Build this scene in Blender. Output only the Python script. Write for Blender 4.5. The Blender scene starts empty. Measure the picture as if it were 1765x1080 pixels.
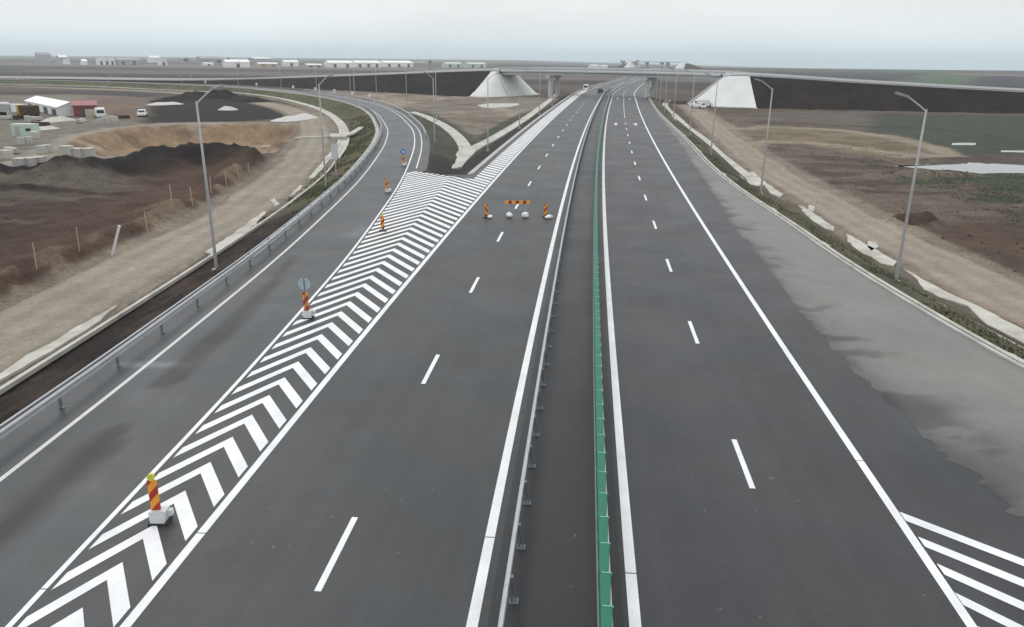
import bpy, bmesh, math, random
import numpy as np
from mathutils import Vector, Matrix

random.seed(7)
SC = bpy.context.scene
COL = SC.collection

# ------------------------------------------------------------------ camera
PITCH, ROLL = math.radians(18.699), math.atan(0.009)
fw = Vector((0, math.cos(PITCH), -math.sin(PITCH)))
up0 = Vector((0, math.sin(PITCH), math.cos(PITCH)))
rt0 = Vector((1, 0, 0))
rt = rt0 * math.cos(ROLL) + up0 * math.sin(ROLL)
up = up0 * math.cos(ROLL) - rt0 * math.sin(ROLL)
cam_d = bpy.data.cameras.new('camera')
cam_d.sensor_fit = 'HORIZONTAL'
cam_d.sensor_width = 36.0
cam_d.lens = 36.0 * 1300 / 1765
cam_d.clip_start = 0.1
cam_d.clip_end = 20000
cam_o = bpy.data.objects.new('camera', cam_d)
COL.objects.link(cam_o)
m4 = Matrix.Identity(4)
for i in range(3):
    m4[i][0], m4[i][1], m4[i][2] = rt[i], up[i], -fw[i]
m4[0][3], m4[1][3], m4[2][3] = 0, 0, 12.0
cam_o.matrix_world = m4
SC.camera = cam_o

# ------------------------------------------------------------------ sky, sun, exposure
SUN_EL, SUN_AZ = math.radians(48), math.radians(-35)     # azimuth from +Y towards +X
world = bpy.data.worlds.new('World')
SC.world = world
world.use_nodes = True
nt = world.node_tree
nt.nodes.clear()
N = nt.nodes.new
out = N('ShaderNodeOutputWorld')
sky = N('ShaderNodeTexSky')
sky.sky_type = 'NISHITA'
sky.sun_disc = False
sky.sun_elevation = SUN_EL
sky.sun_rotation = SUN_AZ
bg_sky = N('ShaderNodeBackground')
bg_sky.inputs['Strength'].default_value = 0.06
nt.links.new(sky.outputs['Color'], bg_sky.inputs['Color'])
tc = N('ShaderNodeTexCoord')
sep = N('ShaderNodeSeparateXYZ')
nt.links.new(tc.outputs['Generated'], sep.inputs['Vector'])
ramp = N('ShaderNodeValToRGB')
nt.links.new(sep.outputs['Z'], ramp.inputs['Fac'])
cr = ramp.color_ramp
cr.elements[0].position = 0.0
cr.elements[0].color = (0.45, 0.60, 0.67, 1)
cr.elements[1].position = 1.0
cr.elements[1].color = (1.02, 1.03, 1.05, 1)
for p, c in ((0.018, (0.65, 0.745, 0.785, 1)), (0.04, (0.745, 0.79, 0.805, 1)), (0.07, (0.785, 0.80, 0.805, 1)), (0.14, (0.83, 0.86, 0.875, 1)), (0.35, (0.92, 0.935, 0.945, 1))):
    e = cr.elements.new(p)
    e.color = c
mp = N('ShaderNodeMapping')
mp.inputs['Scale'].default_value = (1.0, 1.0, 6.5)
nt.links.new(tc.outputs['Generated'], mp.inputs['Vector'])
cn = N('ShaderNodeTexNoise')
cn.inputs['Scale'].default_value = 2.6
cn.inputs['Detail'].default_value = 5
cn.inputs['Roughness'].default_value = 0.5
nt.links.new(mp.outputs['Vector'], cn.inputs['Vector'])
cmr = N('ShaderNodeMapRange')
cmr.inputs['From Min'].default_value = 0.3
cmr.inputs['From Max'].default_value = 0.7
cmr.inputs['To Min'].default_value = 0.93
cmr.inputs['To Max'].default_value = 1.06
nt.links.new(cn.outputs['Fac'], cmr.inputs['Value'])
cmul = N('ShaderNodeVectorMath')
cmul.operation = 'SCALE'
nt.links.new(ramp.outputs['Color'], cmul.inputs[0])
nt.links.new(cmr.outputs['Result'], cmul.inputs['Scale'])
bg_cl = N('ShaderNodeBackground')
nt.links.new(cmul.outputs['Vector'], bg_cl.inputs['Color'])
bg_cl.inputs['Strength'].default_value = 1.0
mixw = N('ShaderNodeMixShader')
mixw.inputs['Fac'].default_value = 0.94                  # cloud cover over the clear sky
nt.links.new(bg_sky.outputs[0], mixw.inputs[1])
nt.links.new(bg_cl.outputs[0], mixw.inputs[2])
nt.links.new(mixw.outputs[0], out.inputs['Surface'])

sun_d = bpy.data.lights.new('sun', 'SUN')
sun_d.energy = 0.7
sun_d.angle = math.radians(25)
sun_d.color = (1.0, 0.97, 0.93)
sun_o = bpy.data.objects.new('sun', sun_d)
COL.objects.link(sun_o)
sd = Vector((math.sin(SUN_AZ) * math.cos(SUN_EL), math.cos(SUN_AZ) * math.cos(SUN_EL), math.sin(SUN_EL)))
sun_o.rotation_euler = (-sd).to_track_quat('-Z', 'Y').to_euler()
sun_o.location = (0, 0, 60)

SC.view_settings.view_transform = 'Standard'
SC.view_settings.look = 'None'
SC.view_settings.exposure = 0.22
SC.view_settings.gamma = 1.0
SC.view_settings.use_curve_mapping = False
SC.cycles.use_denoising = True
SC.cycles.max_bounces = 5
SC.cycles.diffuse_bounces = 3
SC.cycles.volume_bounces = 2
SC.cycles.transparent_max_bounces = 6

# ------------------------------------------------------------------ numeric helpers
def _hash(ix, iy, seed):
    v = np.sin(ix * 127.1 + iy * 311.7 + seed * 74.7) * 43758.5453
    return v - np.floor(v)

def vnoise(x, y, seed=0.0):
    ix, iy = np.floor(x), np.floor(y)
    fx, fy = x - ix, y - iy
    fx, fy = fx * fx * (3 - 2 * fx), fy * fy * (3 - 2 * fy)
    a, b = _hash(ix, iy, seed), _hash(ix + 1, iy, seed)
    c, d = _hash(ix, iy + 1, seed), _hash(ix + 1, iy + 1, seed)
    return (a * (1 - fx) + b * fx) * (1 - fy) + (c * (1 - fx) + d * fx) * fy

def fbm(x, y, seed=0.0, octv=4):
    s, a, t = 0.0, 0.5, 0.0
    for k in range(octv):
        s = s + a * vnoise(x * 2 ** k, y * 2 ** k, seed + k * 3.1)
        t += a
        a *= 0.5
    return s / t

def sstep(a, b, v):
    t = np.clip((v - a) / (b - a), 0, 1)
    return t * t * (3 - 2 * t)

def dist_line(P, X, Y):
    """distance to an open polyline, and the fraction-index of the nearest point"""
    best = np.full(X.shape, 1e9)
    idx = np.zeros(X.shape)
    for k in range(len(P) - 1):
        (ax, ay), (bx, by) = P[k][:2], P[k + 1][:2]
        dx, dy = bx - ax, by - ay
        L2 = dx * dx + dy * dy + 1e-9
        t = np.clip(((X - ax) * dx + (Y - ay) * dy) / L2, 0, 1)
        d = np.hypot(X - ax - t * dx, Y - ay - t * dy)
        mk = d < best
        best = np.where(mk, d, best)
        idx = np.where(mk, k + t, idx)
    return best, idx

def poly_sd(P, X, Y):
    """signed distance to a closed polygon, negative inside"""
    d, _ = dist_line(list(P) + [P[0]], X, Y)
    ins = np.zeros(X.shape, bool)
    n = len(P)
    for k in range(n):
        (ax, ay), (bx, by) = P[k][:2], P[(k + 1) % n][:2]
        if ay == by:
            continue
        c = ((ay > Y) != (by > Y)) & (X < (bx - ax) * (Y - ay) / (by - ay) + ax)
        ins ^= c
    return np.where(ins, -d, d)

def catmull(P, step=1.0):
    P = [Vector(p) if len(p) == 3 else Vector((p[0], p[1], 0)) for p in P]
    Q = [P[0] * 2 - P[1]] + P + [P[-1] * 2 - P[-2]]
    outp = []
    for k in range(1, len(Q) - 2):
        p0, p1, p2, p3 = Q[k - 1:k + 3]
        t0, t1 = 0.0, (p1 - p0).length ** 0.5
        t2 = t1 + (p2 - p1).length ** 0.5
        t3 = t2 + (p3 - p2).length ** 0.5
        n = max(1, int((p2 - p1).length / step))
        for j in range(n):
            t = t1 + (t2 - t1) * j / n
            a1 = p0 * ((t1 - t) / (t1 - t0)) + p1 * ((t - t0) / (t1 - t0))
            a2 = p1 * ((t2 - t) / (t2 - t1)) + p2 * ((t - t1) / (t2 - t1))
            a3 = p2 * ((t3 - t) / (t3 - t2)) + p3 * ((t - t2) / (t3 - t2))
            b1 = a1 * ((t2 - t) / (t2 - t0)) + a2 * ((t - t0) / (t2 - t0))
            b2 = a2 * ((t3 - t) / (t3 - t1)) + a3 * ((t - t1) / (t3 - t1))
            outp.append(b1 * ((t2 - t) / (t2 - t1)) + b2 * ((t - t1) / (t2 - t1)))
    outp.append(P[-1])
    return outp

class Path:
    """a smooth alignment; at(s, o, z): point at arc length s, o metres to the right of it"""
    def __init__(self, P, step=1.0):
        pts = catmull(P, step)
        self.p = np.array([(q.x, q.y, q.z) for q in pts])
        d = np.hypot(*np.diff(self.p[:, :2], axis=0).T)
        self.s = np.concatenate([[0], np.cumsum(d)])
        self.L = self.s[-1]
        t = np.gradient(self.p[:, :2], self.s, axis=0)
        t /= np.linalg.norm(t, axis=1)[:, None]
        self.t = t
    def at(self, s, o=0.0, z=0.0):
        x, y, zz = (np.interp(s, self.s, self.p[:, k]) for k in range(3))
        tx, ty = np.interp(s, self.s, self.t[:, 0]), np.interp(s, self.s, self.t[:, 1])
        n = math.hypot(tx, ty)
        return Vector((x + o * ty / n, y - o * tx / n, zz + z))
    def ang(self, s):
        return math.atan2(np.interp(s, self.s, self.t[:, 1]), np.interp(s, self.s, self.t[:, 0]))
    def sy(self, y):
        """arc length where the alignment passes northing y (only for alignments that rise in y)"""
        return float(np.interp(y, self.p[:, 1], self.s))

# ------------------------------------------------------------------ mesh helpers
class MB:
    def __init__(self):
        self.v, self.f, self.mi = [], [], []
    def add(self, vs, fs, mi=0):
        b = len(self.v)
        self.v += [tuple(p) for p in vs]
        self.f += [tuple(b + i for i in f) for f in fs]
        self.mi += [mi] * len(fs)
        return self
    def box(self, c, s, rz=0.0, taper=1.0, mi=0):
        cx, cy, cz = c
        sx, sy, sz = s[0] / 2, s[1] / 2, s[2] / 2
        ca, sa = math.cos(rz), math.sin(rz)
        vs = []
        for z, k in ((-sz, 1.0), (sz, taper)):
            for x, y in ((-sx, -sy), (sx, -sy), (sx, sy), (-sx, sy)):
                x, y = x * k, y * k
                vs.append((cx + x * ca - y * sa, cy + x * sa + y * ca, cz + z))
        return self.add(vs, [(3, 2, 1, 0), (4, 5, 6, 7), (0, 1, 5, 4), (1, 2, 6, 5), (2, 3, 7, 6), (3, 0, 4, 7)], mi)
    def tube(self, p0, p1, r0, r1=None, n=8, mi=0):
        r1 = r0 if r1 is None else r1
        p0, p1 = Vector(p0), Vector(p1)
        d = (p1 - p0).normalized()
        a = d.orthogonal().normalized()
        b = d.cross(a)
        vs = []
        for p, r in ((p0, r0), (p1, r1)):
            for k in range(n):
                t = 2 * math.pi * k / n
                vs.append(p + a * (r * math.cos(t)) + b * (r * math.sin(t)))
        fs = [(k, (k + 1) % n, n + (k + 1) % n, n + k) for k in range(n)]
        fs += [tuple(range(n - 1, -1, -1)), tuple(range(n, 2 * n))]
        return self.add(vs, fs, mi)
    def sweep(self, path, prof, s0, s1, ds, closed=True, mi=0):
        """profile [(offset, z)] swept along a path; caps when closed"""
        n = max(1, int(round((s1 - s0) / ds)))
        m = len(prof)
        vs, fs = [], []
        for j in range(n + 1):
            s = s0 + (s1 - s0) * j / n
            for o, z in prof:
                vs.append(path.at(s, o, z))
        for j in range(n):
            for k in range(m if closed else m - 1):
                a, b = j * m + k, j * m + (k + 1) % m
                fs.append((a, a + m, b + m, b))
        if closed:
            fs += [tuple(range(m)), tuple(n * m + k for k in range(m - 1, -1, -1))]
        return self.add(vs, fs, mi)
    def mesh(self, name, mats, smooth=False):
        me = bpy.data.meshes.new(name)
        me.from_pydata(self.v, [], self.f)
        for mt in (mats if isinstance(mats, (list, tuple)) else [mats]):
            me.materials.append(mt)
        if any(self.mi):
            me.polygons.foreach_set('material_index', self.mi)
        if smooth:
            me.polygons.foreach_set('use_smooth', [True] * len(me.polygons))
        me.update()
        return me
    def build(self, name, mats, parent=None, smooth=False):
        return link(name, self.mesh(name, mats, smooth), parent)

def link(name, me, parent=None, loc=None, rz=0.0):
    o = bpy.data.objects.new(name, me)
    COL.objects.link(o)
    if parent is not None:
        o.parent = parent
    if loc is not None:
        o.location = loc
        o.rotation_euler = (0, 0, rz)
    return o

def thing(name, label, cat, loc=(0, 0, 0), rz=0.0, group=None):
    o = bpy.data.objects.new(name, None)
    o.empty_display_size = 0.3
    COL.objects.link(o)
    o.location = loc
    o.rotation_euler = (0, 0, rz)
    return tag(o, label, cat, group)

def tag(o, label, cat, group=None):
    o['label'], o['category'] = label, cat
    if group:
        o['group'] = group
    return o

def structure(o, label=None):
    o['kind'] = 'structure'
    if label:
        o['label'] = label
    return o

def stuff(o):
    o['kind'] = 'stuff'
    return o

def copy_tree(o, parent=None):
    c = o.copy()
    COL.objects.link(c)
    c.parent = parent
    for ch in list(o.children):
        copy_tree(ch, c)
    return c

def ribbon(path, o0, o1, s0, s1, ds, nx=1, z=0.0, jitter=0.0, seed=0.0, thick=0.0):
    """flat strip between two offsets (numbers or functions of s)"""
    f0 = o0 if callable(o0) else (lambda s: o0)
    f1 = o1 if callable(o1) else (lambda s: o1)
    mb = MB()
    n = max(1, int(round((s1 - s0) / ds)))
    vs, fs = [], []
    for j in range(n + 1):
        s = s0 + (s1 - s0) * j / n
        a, b = f0(s), f1(s)
        if jitter:
            a += jitter * (float(fbm(np.array(s * 0.35), np.array(seed), seed)) - 0.5) * 2
            b += jitter * (float(fbm(np.array(s * 0.35), np.array(seed + 9.0), seed + 5)) - 0.5) * 2
        for k in range(nx + 1):
            vs.append(path.at(s, a + (b - a) * k / nx, z))
    w = nx + 1
    for j in range(n):
        for k in range(nx):
            q = j * w + k
            fs.append((q, q + 1, q + w + 1, q + w))
    mb.add(vs, fs)
    if thick:
        e = len(mb.v)
        for edge in ([j * w for j in range(n + 1)], [j * w + nx for j in range(n + 1)]):
            b = len(mb.v)
            mb.v += [(mb.v[i][0], mb.v[i][1], mb.v[i][2] - thick) for i in edge]
            for j in range(n):
                mb.f.append((edge[j], edge[j + 1], b + j + 1, b + j))
                mb.mi.append(0)
    return mb

# ------------------------------------------------------------------ materials
def new_mat(name):
    m = bpy.data.materials.new(name)
    m.use_nodes = True
    t = m.node_tree
    b = t.nodes['Principled BSDF']
    return m, t, b

def mat(name, col, rough=0.7, metal=0.0, var=0.12, scale=3.0, bump=0.0, bscale=40.0, spec=0.5, dirt=None, dirt_amt=0.0, dscale=1.5):
    """plain paint/metal/plastic with broken-up tone, optional dirt colour and fine relief"""
    m, t, b = new_mat(name)
    L = t.links.new
    tc_ = t.nodes.new('ShaderNodeTexCoord')
    n1 = t.nodes.new('ShaderNodeTexNoise')
    n1.inputs['Scale'].default_value = scale
    n1.inputs['Detail'].default_value = 6
    n1.inputs['Roughness'].default_value = 0.6
    L(tc_.outputs['Object'], n1.inputs['Vector'])
    mr = t.nodes.new('ShaderNodeMapRange')
    mr.inputs['From Min'].default_value = 0.25
    mr.inputs['From Max'].default_value = 0.75
    mr.inputs['To Min'].default_value = 1 - var
    mr.inputs['To Max'].default_value = 1 + var
    L(n1.outputs['Fac'], mr.inputs['Value'])
    sc = t.nodes.new('ShaderNodeVectorMath')
    sc.operation = 'SCALE'
    sc.inputs[0].default_value = col[:3]
    L(mr.outputs['Result'], sc.inputs['Scale'])
    last = sc.outputs['Vector']
    if dirt is not None:
        n2 = t.nodes.new('ShaderNodeTexNoise')
        n2.inputs['Scale'].default_value = dscale
        n2.inputs['Detail'].default_value = 8
        n2.inputs['Roughness'].default_value = 0.65
        L(tc_.outputs['Object'], n2.inputs['Vector'])
        m2 = t.nodes.new('ShaderNodeMapRange')
        m2.inputs['From Min'].default_value = 0.45
        m2.inputs['From Max'].default_value = 0.75
        m2.inputs['To Max'].default_value = dirt_amt
        L(n2.outputs['Fac'], m2.inputs['Value'])
        mx = t.nodes.new('ShaderNodeMix')
        mx.data_type = 'RGBA'
        L(m2.outputs['Result'], mx.inputs['Factor'])
        L(last, mx.inputs[6])
        mx.inputs[7].default_value = (*dirt, 1)
        last = mx.outputs[2]
    L(last, b.inputs['Base Color'])
    b.inputs['Roughness'].default_value = rough
    b.inputs['Metallic'].default_value = metal
    b.inputs['Specular IOR Level'].default_value = spec
    if bump:
        n3 = t.nodes.new('ShaderNodeTexNoise')
        n3.inputs['Scale'].default_value = bscale
        n3.inputs['Detail'].default_value = 4
        L(tc_.outputs['Object'], n3.inputs['Vector'])
        bp = t.nodes.new('ShaderNodeBump')
        bp.inputs['Strength'].default_value = bump
        bp.inputs['Distance'].default_value = 0.02
        L(n3.outputs['Fac'], bp.inputs['Height'])
        L(bp.outputs['Normal'], b.inputs['Normal'])
    return m

def asphalt(name, col, hue_amt=1.0, tint=(1, 1, 1), stain=None, patch=0.20, rough=0.46, streak=0.12, attr=None):
    """rolled asphalt: stone speckle, broad tonal patches, streaks along the lane (UV = offset, distance)"""
    m, t, b = new_mat(name)
    L = t.links.new
    tc_ = t.nodes.new('ShaderNodeTexCoord')
    def noise(scale, det, rgh, vec, mscale=None):
        v = vec
        if mscale:
            mp_ = t.nodes.new('ShaderNodeMapping')
            mp_.inputs['Scale'].default_value = mscale
            L(vec, mp_.inputs['Vector'])
            v = mp_.outputs['Vector']
        n = t.nodes.new('ShaderNodeTexNoise')
        n.inputs['Scale'].default_value = scale
        n.inputs['Detail'].default_value = det
        n.inputs['Roughness'].default_value = rgh
        L(v, n.inputs['Vector'])
        return n.outputs['Fac']
    def rng(v, a, b_, lo, hi):
        r = t.nodes.new('ShaderNodeMapRange')
        r.inputs['From Min'].default_value = a
        r.inputs['From Max'].default_value = b_
        r.inputs['To Min'].default_value = lo
        r.inputs['To Max'].default_value = hi
        L(v, r.inputs['Value'])
        return r.outputs['Result']
    def mul(a, b_):
        q = t.nodes.new('ShaderNodeMath')
        q.operation = 'MULTIPLY'
        L(a, q.inputs[0])
        L(b_, q.inputs[1])
        return q.outputs[0]
    ob = tc_.outputs['Object']
    uv = tc_.outputs['UV']
    f = rng(noise(0.17, 5, 0.6, ob), 0.3, 0.7, 1 - 0.8 * patch, 1 + 0.8 * patch)
    f = mul(f, rng(noise(1.3, 5, 0.6, ob), 0.3, 0.7, 0.93, 1.07))
    f = mul(f, rng(noise(24.0, 3, 0.75, ob), 0.3, 0.7, 0.72, 1.28))
    f = mul(f, rng(noise(7.0, 4, 0.7, ob), 0.3, 0.7, 0.90, 1.10))
    f = mul(f, rng(noise(1.0, 4, 0.6, uv, (1.5, 0.012, 1)), 0.3, 0.7, 1 - streak, 1 + streak))
    f = mul(f, rng(noise(1.0, 3, 0.6, uv, (0.35, 0.05, 1)), 0.3, 0.7, 1 - streak * 0.6, 1 + streak * 0.6))
    sc = t.nodes.new('ShaderNodeVectorMath')
    sc.operation = 'SCALE'
    sc.inputs[0].default_value = [c * k for c, k in zip(col, tint)]
    L(f, sc.inputs['Scale'])
    last = sc.outputs['Vector']
    # slow drift between cooler and warmer grey
    hue = t.nodes.new('ShaderNodeMix')
    hue.data_type = 'RGBA'
    hue.blend_type = 'MULTIPLY'
    hue.inputs['Factor'].default_value = hue_amt
    hr = t.nodes.new('ShaderNodeValToRGB')
    hr.color_ramp.elements[0].position, hr.color_ramp.elements[0].color = 0.35, (0.93, 1.0, 1.08, 1)
    hr.color_ramp.elements[1].position, hr.color_ramp.elements[1].color = 0.65, (1.05, 1.0, 0.93, 1)
    L(noise(0.16, 3, 0.5, ob), hr.inputs['Fac'])
    L(last, hue.inputs[6])
    L(hr.outputs['Color'], hue.inputs[7])
    last = hue.outputs[2]
    # pale crumbs of dropped material
    sp = rng(noise(5.0, 2, 0.4, ob), 0.735, 0.765, 0.0, 0.5)
    mxs = t.nodes.new('ShaderNodeMix')
    mxs.data_type = 'RGBA'
    L(sp, mxs.inputs['Factor'])
    L(last, mxs.inputs[6])
    mxs.inputs[7].default_value = (0.18, 0.175, 0.17, 1)
    last = mxs.outputs[2]
    if attr:
        at = t.nodes.new('ShaderNodeAttribute')
        at.attribute_name = attr
        mm = t.nodes.new('ShaderNodeMix')
        mm.data_type = 'RGBA'
        mm.blend_type = 'MULTIPLY'
        mm.inputs['Factor'].default_value = 1.0
        L(last, mm.inputs[6])
        L(at.outputs['Color'], mm.inputs[7])
        last = mm.outputs[2]
    L(last, b.inputs['Base Color'])
    L(rng(noise(0.23, 5, 0.6, ob), 0.3, 0.7, rough - 0.02, rough + 0.10), b.inputs['Roughness'])
    b.inputs['Specular IOR Level'].default_value = 0.34
    bp = t.nodes.new('ShaderNodeBump')
    bp.inputs['Strength'].default_value = 0.18
    bp.inputs['Distance'].default_value = 0.01
    L(noise(60.0, 2, 0.6, ob), bp.inputs['Height'])
    L(bp.outputs['Normal'], b.inputs['Normal'])
    return m

def ground_mat(name, attr='col', amp=1.0, bump=0.8):
    m, t, b = new_mat(name)
    L = t.links.new
    tc_ = t.nodes.new('ShaderNodeTexCoord')
    at = t.nodes.new('ShaderNodeAttribute')
    at.attribute_name = attr
    fac = None
    for scl, det, lo, hi in ((0.05, 5, 0.82, 1.18), (0.5, 6, 0.72, 1.28), (4.0, 5, 0.7, 1.3), (22.0, 3, 0.82, 1.18)):
        n = t.nodes.new('ShaderNodeTexNoise')
        n.inputs['Scale'].default_value = scl
        n.inputs['Detail'].default_value = det
        n.inputs['Roughness'].default_value = 0.65
        L(tc_.outputs['Object'], n.inputs['Vector'])
        r = t.nodes.new('ShaderNodeMapRange')
        r.inputs['From Min'].default_value = 0.28
        r.inputs['From Max'].default_value = 0.72
        r.inputs['To Min'].default_value = 1 - (1 - lo) * amp
        r.inputs['To Max'].default_value = 1 + (hi - 1) * amp
        L(n.outputs['Fac'], r.inputs['Value'])
        if fac is None:
            fac = r.outputs['Result']
        else:
            q = t.nodes.new('ShaderNodeMath')
            q.operation = 'MULTIPLY'
            L(fac, q.inputs[0])
            L(r.outputs['Result'], q.inputs[1])
            fac = q.outputs[0]
    sc = t.nodes.new('ShaderNodeVectorMath')
    sc.operation = 'SCALE'
    L(at.outputs['Color'], sc.inputs[0])
    L(fac, sc.inputs['Scale'])
    L(sc.outputs['Vector'], b.inputs['Base Color'])
    b.inputs['Roughness'].default_value = 0.95
    b.inputs['Specular IOR Level'].default_value = 0.15
    n = t.nodes.new('ShaderNodeTexNoise')
    n.inputs['Scale'].default_value = 2.2
    n.inputs['Detail'].default_value = 8
    n.inputs['Roughness'].default_value = 0.7
    L(tc_.outputs['Object'], n.inputs['Vector'])
    bp = t.nodes.new('ShaderNodeBump')
    bp.inputs['Strength'].default_value = bump
    bp.inputs['Distance'].default_value = 0.25
    L(n.outputs['Fac'], bp.inputs['Height'])
    L(bp.outputs['Normal'], b.inputs['Normal'])
    return m

def stripe_mat(name, c1, c2, freq, slant=1.0, phase=0.0, axis='X', duty=0.5):
    """reflective board: slanted bands of two colours in object coordinates"""
    m, t, b = new_mat(name)
    L = t.links.new
    tc_ = t.nodes.new('ShaderNodeTexCoord')
    sp = t.nodes.new('ShaderNodeSeparateXYZ')
    L(tc_.outputs['Object'], sp.inputs[0])
    a = t.nodes.new('ShaderNodeMath'); a.operation = 'MULTIPLY_ADD'
    if axis == 'X':                      # bands step along z, slanted with x
        L(sp.outputs['X'], a.inputs[0]); a.inputs[1].default_value = slant; L(sp.outputs['Z'], a.inputs[2])
    else:                                # bands step along x, slanted with z
        L(sp.outputs['Z'], a.inputs[0]); a.inputs[1].default_value = slant; L(sp.outputs['X'], a.inputs[2])
    k = t.nodes.new('ShaderNodeMath'); k.operation = 'MULTIPLY_ADD'
    L(a.outputs[0], k.inputs[0]); k.inputs[1].default_value = freq; k.inputs[2].default_value = phase + 50
    fr = t.nodes.new('ShaderNodeMath'); fr.operation = 'FRACT'
    L(k.outputs[0], fr.inputs[0])
    gt = t.nodes.new('ShaderNodeMath'); gt.operation = 'GREATER_THAN'
    L(fr.outputs[0], gt.inputs[0]); gt.inputs[1].default_value = duty
    mx = t.nodes.new('ShaderNodeMix'); mx.data_type = 'RGBA'
    L(gt.outputs[0], mx.inputs['Factor'])
    mx.inputs[6].default_value = (*c1, 1)
    mx.inputs[7].default_value = (*c2, 1)
    n = t.nodes.new('ShaderNodeTexNoise')
    n.inputs['Scale'].default_value = 9
    n.inputs['Detail'].default_value = 5
    L(tc_.outputs['Object'], n.inputs['Vector'])
    r = t.nodes.new('ShaderNodeMapRange')
    r.inputs['To Min'].default_value = 0.8
    r.inputs['To Max'].default_value = 1.1
    L(n.outputs['Fac'], r.inputs['Value'])
    sc = t.nodes.new('ShaderNodeVectorMath'); sc.operation = 'SCALE'
    L(mx.outputs[2], sc.inputs[0]); L(r.outputs['Result'], sc.inputs['Scale'])
    L(sc.outputs['Vector'], b.inputs['Base Color'])
    b.inputs['Roughness'].default_value = 0.45
    return m

def paint_mat(name, col, wear=0.42):
    m, t, b = new_mat(name)
    L = t.links.new
    tc_ = t.nodes.new('ShaderNodeTexCoord')
    def noise(scl, det):
        n = t.nodes.new('ShaderNodeTexNoise')
        n.inputs['Scale'].default_value = scl
        n.inputs['Detail'].default_value = det
        n.inputs['Roughness'].default_value = 0.65
        L(tc_.outputs['Object'], n.inputs['Vector'])
        return n.outputs['Fac']
    r1 = t.nodes.new('ShaderNodeMapRange')
    r1.inputs['From Min'].default_value, r1.inputs['From Max'].default_value = 0.3, 0.7
    r1.inputs['To Min'].default_value, r1.inputs['To Max'].default_value = 0.84, 1.07
    L(noise(0.6, 5), r1.inputs['Value'])
    sc = t.nodes.new('ShaderNodeVectorMath'); sc.operation = 'SCALE'
    sc.inputs[0].default_value = col
    L(r1.outputs['Result'], sc.inputs['Scale'])
    r2 = t.nodes.new('ShaderNodeMapRange')
    r2.inputs['From Min'].default_value, r2.inputs['From Max'].default_value = 0.56, 0.74
    r2.inputs['To Min'].default_value, r2.inputs['To Max'].default_value = 0.0, wear
    L(noise(14.0, 8), r2.inputs['Value'])
    mx = t.nodes.new('ShaderNodeMix'); mx.data_type = 'RGBA'
    L(r2.outputs['Result'], mx.inputs['Factor'])
    L(sc.outputs['Vector'], mx.inputs[6])
    mx.inputs[7].default_value = (0.2, 0.2, 0.2, 1)
    L(mx.outputs[2], b.inputs['Base Color'])
    b.inputs['Roughness'].default_value = 0.6
    b.inputs['Specular IOR Level'].default_value = 0.3
    return m

M = {}
M['asph_l'] = asphalt('asphalt_carriageway', (0.040, 0.0425, 0.0448))
M['asph_r'] = asphalt('asphalt_far_carriageway', (0.038, 0.0388, 0.0425))
M['asph_m'] = asphalt('asphalt_median', (0.024, 0.0243, 0.0262), patch=0.1, streak=0.06)
M['asph_ramp'] = asphalt('asphalt_ramp', (0.051, 0.0550, 0.0585), attr='stain')
M['old'] = asphalt('dusty_pavement', (0.166, 0.165, 0.156), hue_amt=0.25, patch=0.12, streak=0.05, attr='stain')
M['asph_over'] = asphalt('asphalt_overpass', (0.20, 0.20, 0.20), patch=0.1)
M['paint'] = paint_mat('road_paint', (0.80, 0.81, 0.82))
M['paint_old'] = paint_mat('dull_road_paint', (0.62, 0.62, 0.60), 0.4)
M['conc'] = mat('concrete', (0.50, 0.49, 0.44), 0.9, var=0.14, scale=0.8, bump=0.25, bscale=12, dirt=(0.19, 0.165, 0.13), dirt_amt=0.75, dscale=0.45)
M['conc_kerb'] = mat('kerb_concrete', (0.46, 0.46, 0.44), 0.9, var=0.16, scale=0.5, bump=0.2, bscale=15, dirt=(0.2, 0.19, 0.17), dirt_amt=0.7, dscale=0.7)
M['conc_white'] = mat('pale_concrete', (0.66, 0.67, 0.66), 0.9, var=0.08, scale=0.5, dirt=(0.42, 0.41, 0.39), dirt_amt=0.5, dscale=0.25)
M['conc_grey'] = mat('bridge_concrete', (0.56, 0.57, 0.58), 0.9, var=0.1, scale=0.3, dirt=(0.38, 0.38, 0.38), dirt_amt=0.5, dscale=0.3)
M['conc_dark'] = mat('bridge_joint', (0.07, 0.07, 0.075), 0.8)
M['zinc'] = mat('galvanised_steel', (0.40, 0.42, 0.44), 0.48, metal=0.25, var=0.1, scale=2.0, dirt=(0.30, 0.31, 0.32), dirt_amt=0.5, dscale=2.5)
M['zinc_dk'] = mat('weathered_zinc', (0.17, 0.19, 0.21), 0.55, metal=0.3, var=0.12)
M['pole'] = mat('lamp_pole_steel', (0.36, 0.365, 0.36), 0.5, metal=0.25, var=0.1)
M['green'] = mat('green_plastic', (0.004, 0.150, 0.088), 0.55, var=0.15, scale=1.2, dirt=(0.05, 0.17, 0.12), dirt_amt=0.3, dscale=1.2)
M['green_pale'] = mat('pale_green_glint', (0.20, 0.48, 0.36), 0.5)  # lighter green standing for light caught on the screen joints
M['white_metal'] = mat('white_metal', (0.72, 0.73, 0.74), 0.5, var=0.06)
M['board'] = stripe_mat('red_yellow_board', (0.42, 0.030, 0.010), (0.85, 0.36, 0.03), 2.05, 1.1, 0.15)
M['board_r'] = stripe_mat('red_yellow_board_mirrored', (0.42, 0.030, 0.010), (0.85, 0.36, 0.03), 2.05, -1.1, 0.15)
M['board_b'] = stripe_mat('red_yellow_barrier', (0.40, 0.028, 0.010), (0.83, 0.42, 0.06), 1.754, 0.0, 0.23, axis='Z', duty=0.46)
M['lamp_y'] = mat('amber_lens', (0.62, 0.58, 0.05), 0.3, var=0.1)
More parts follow.
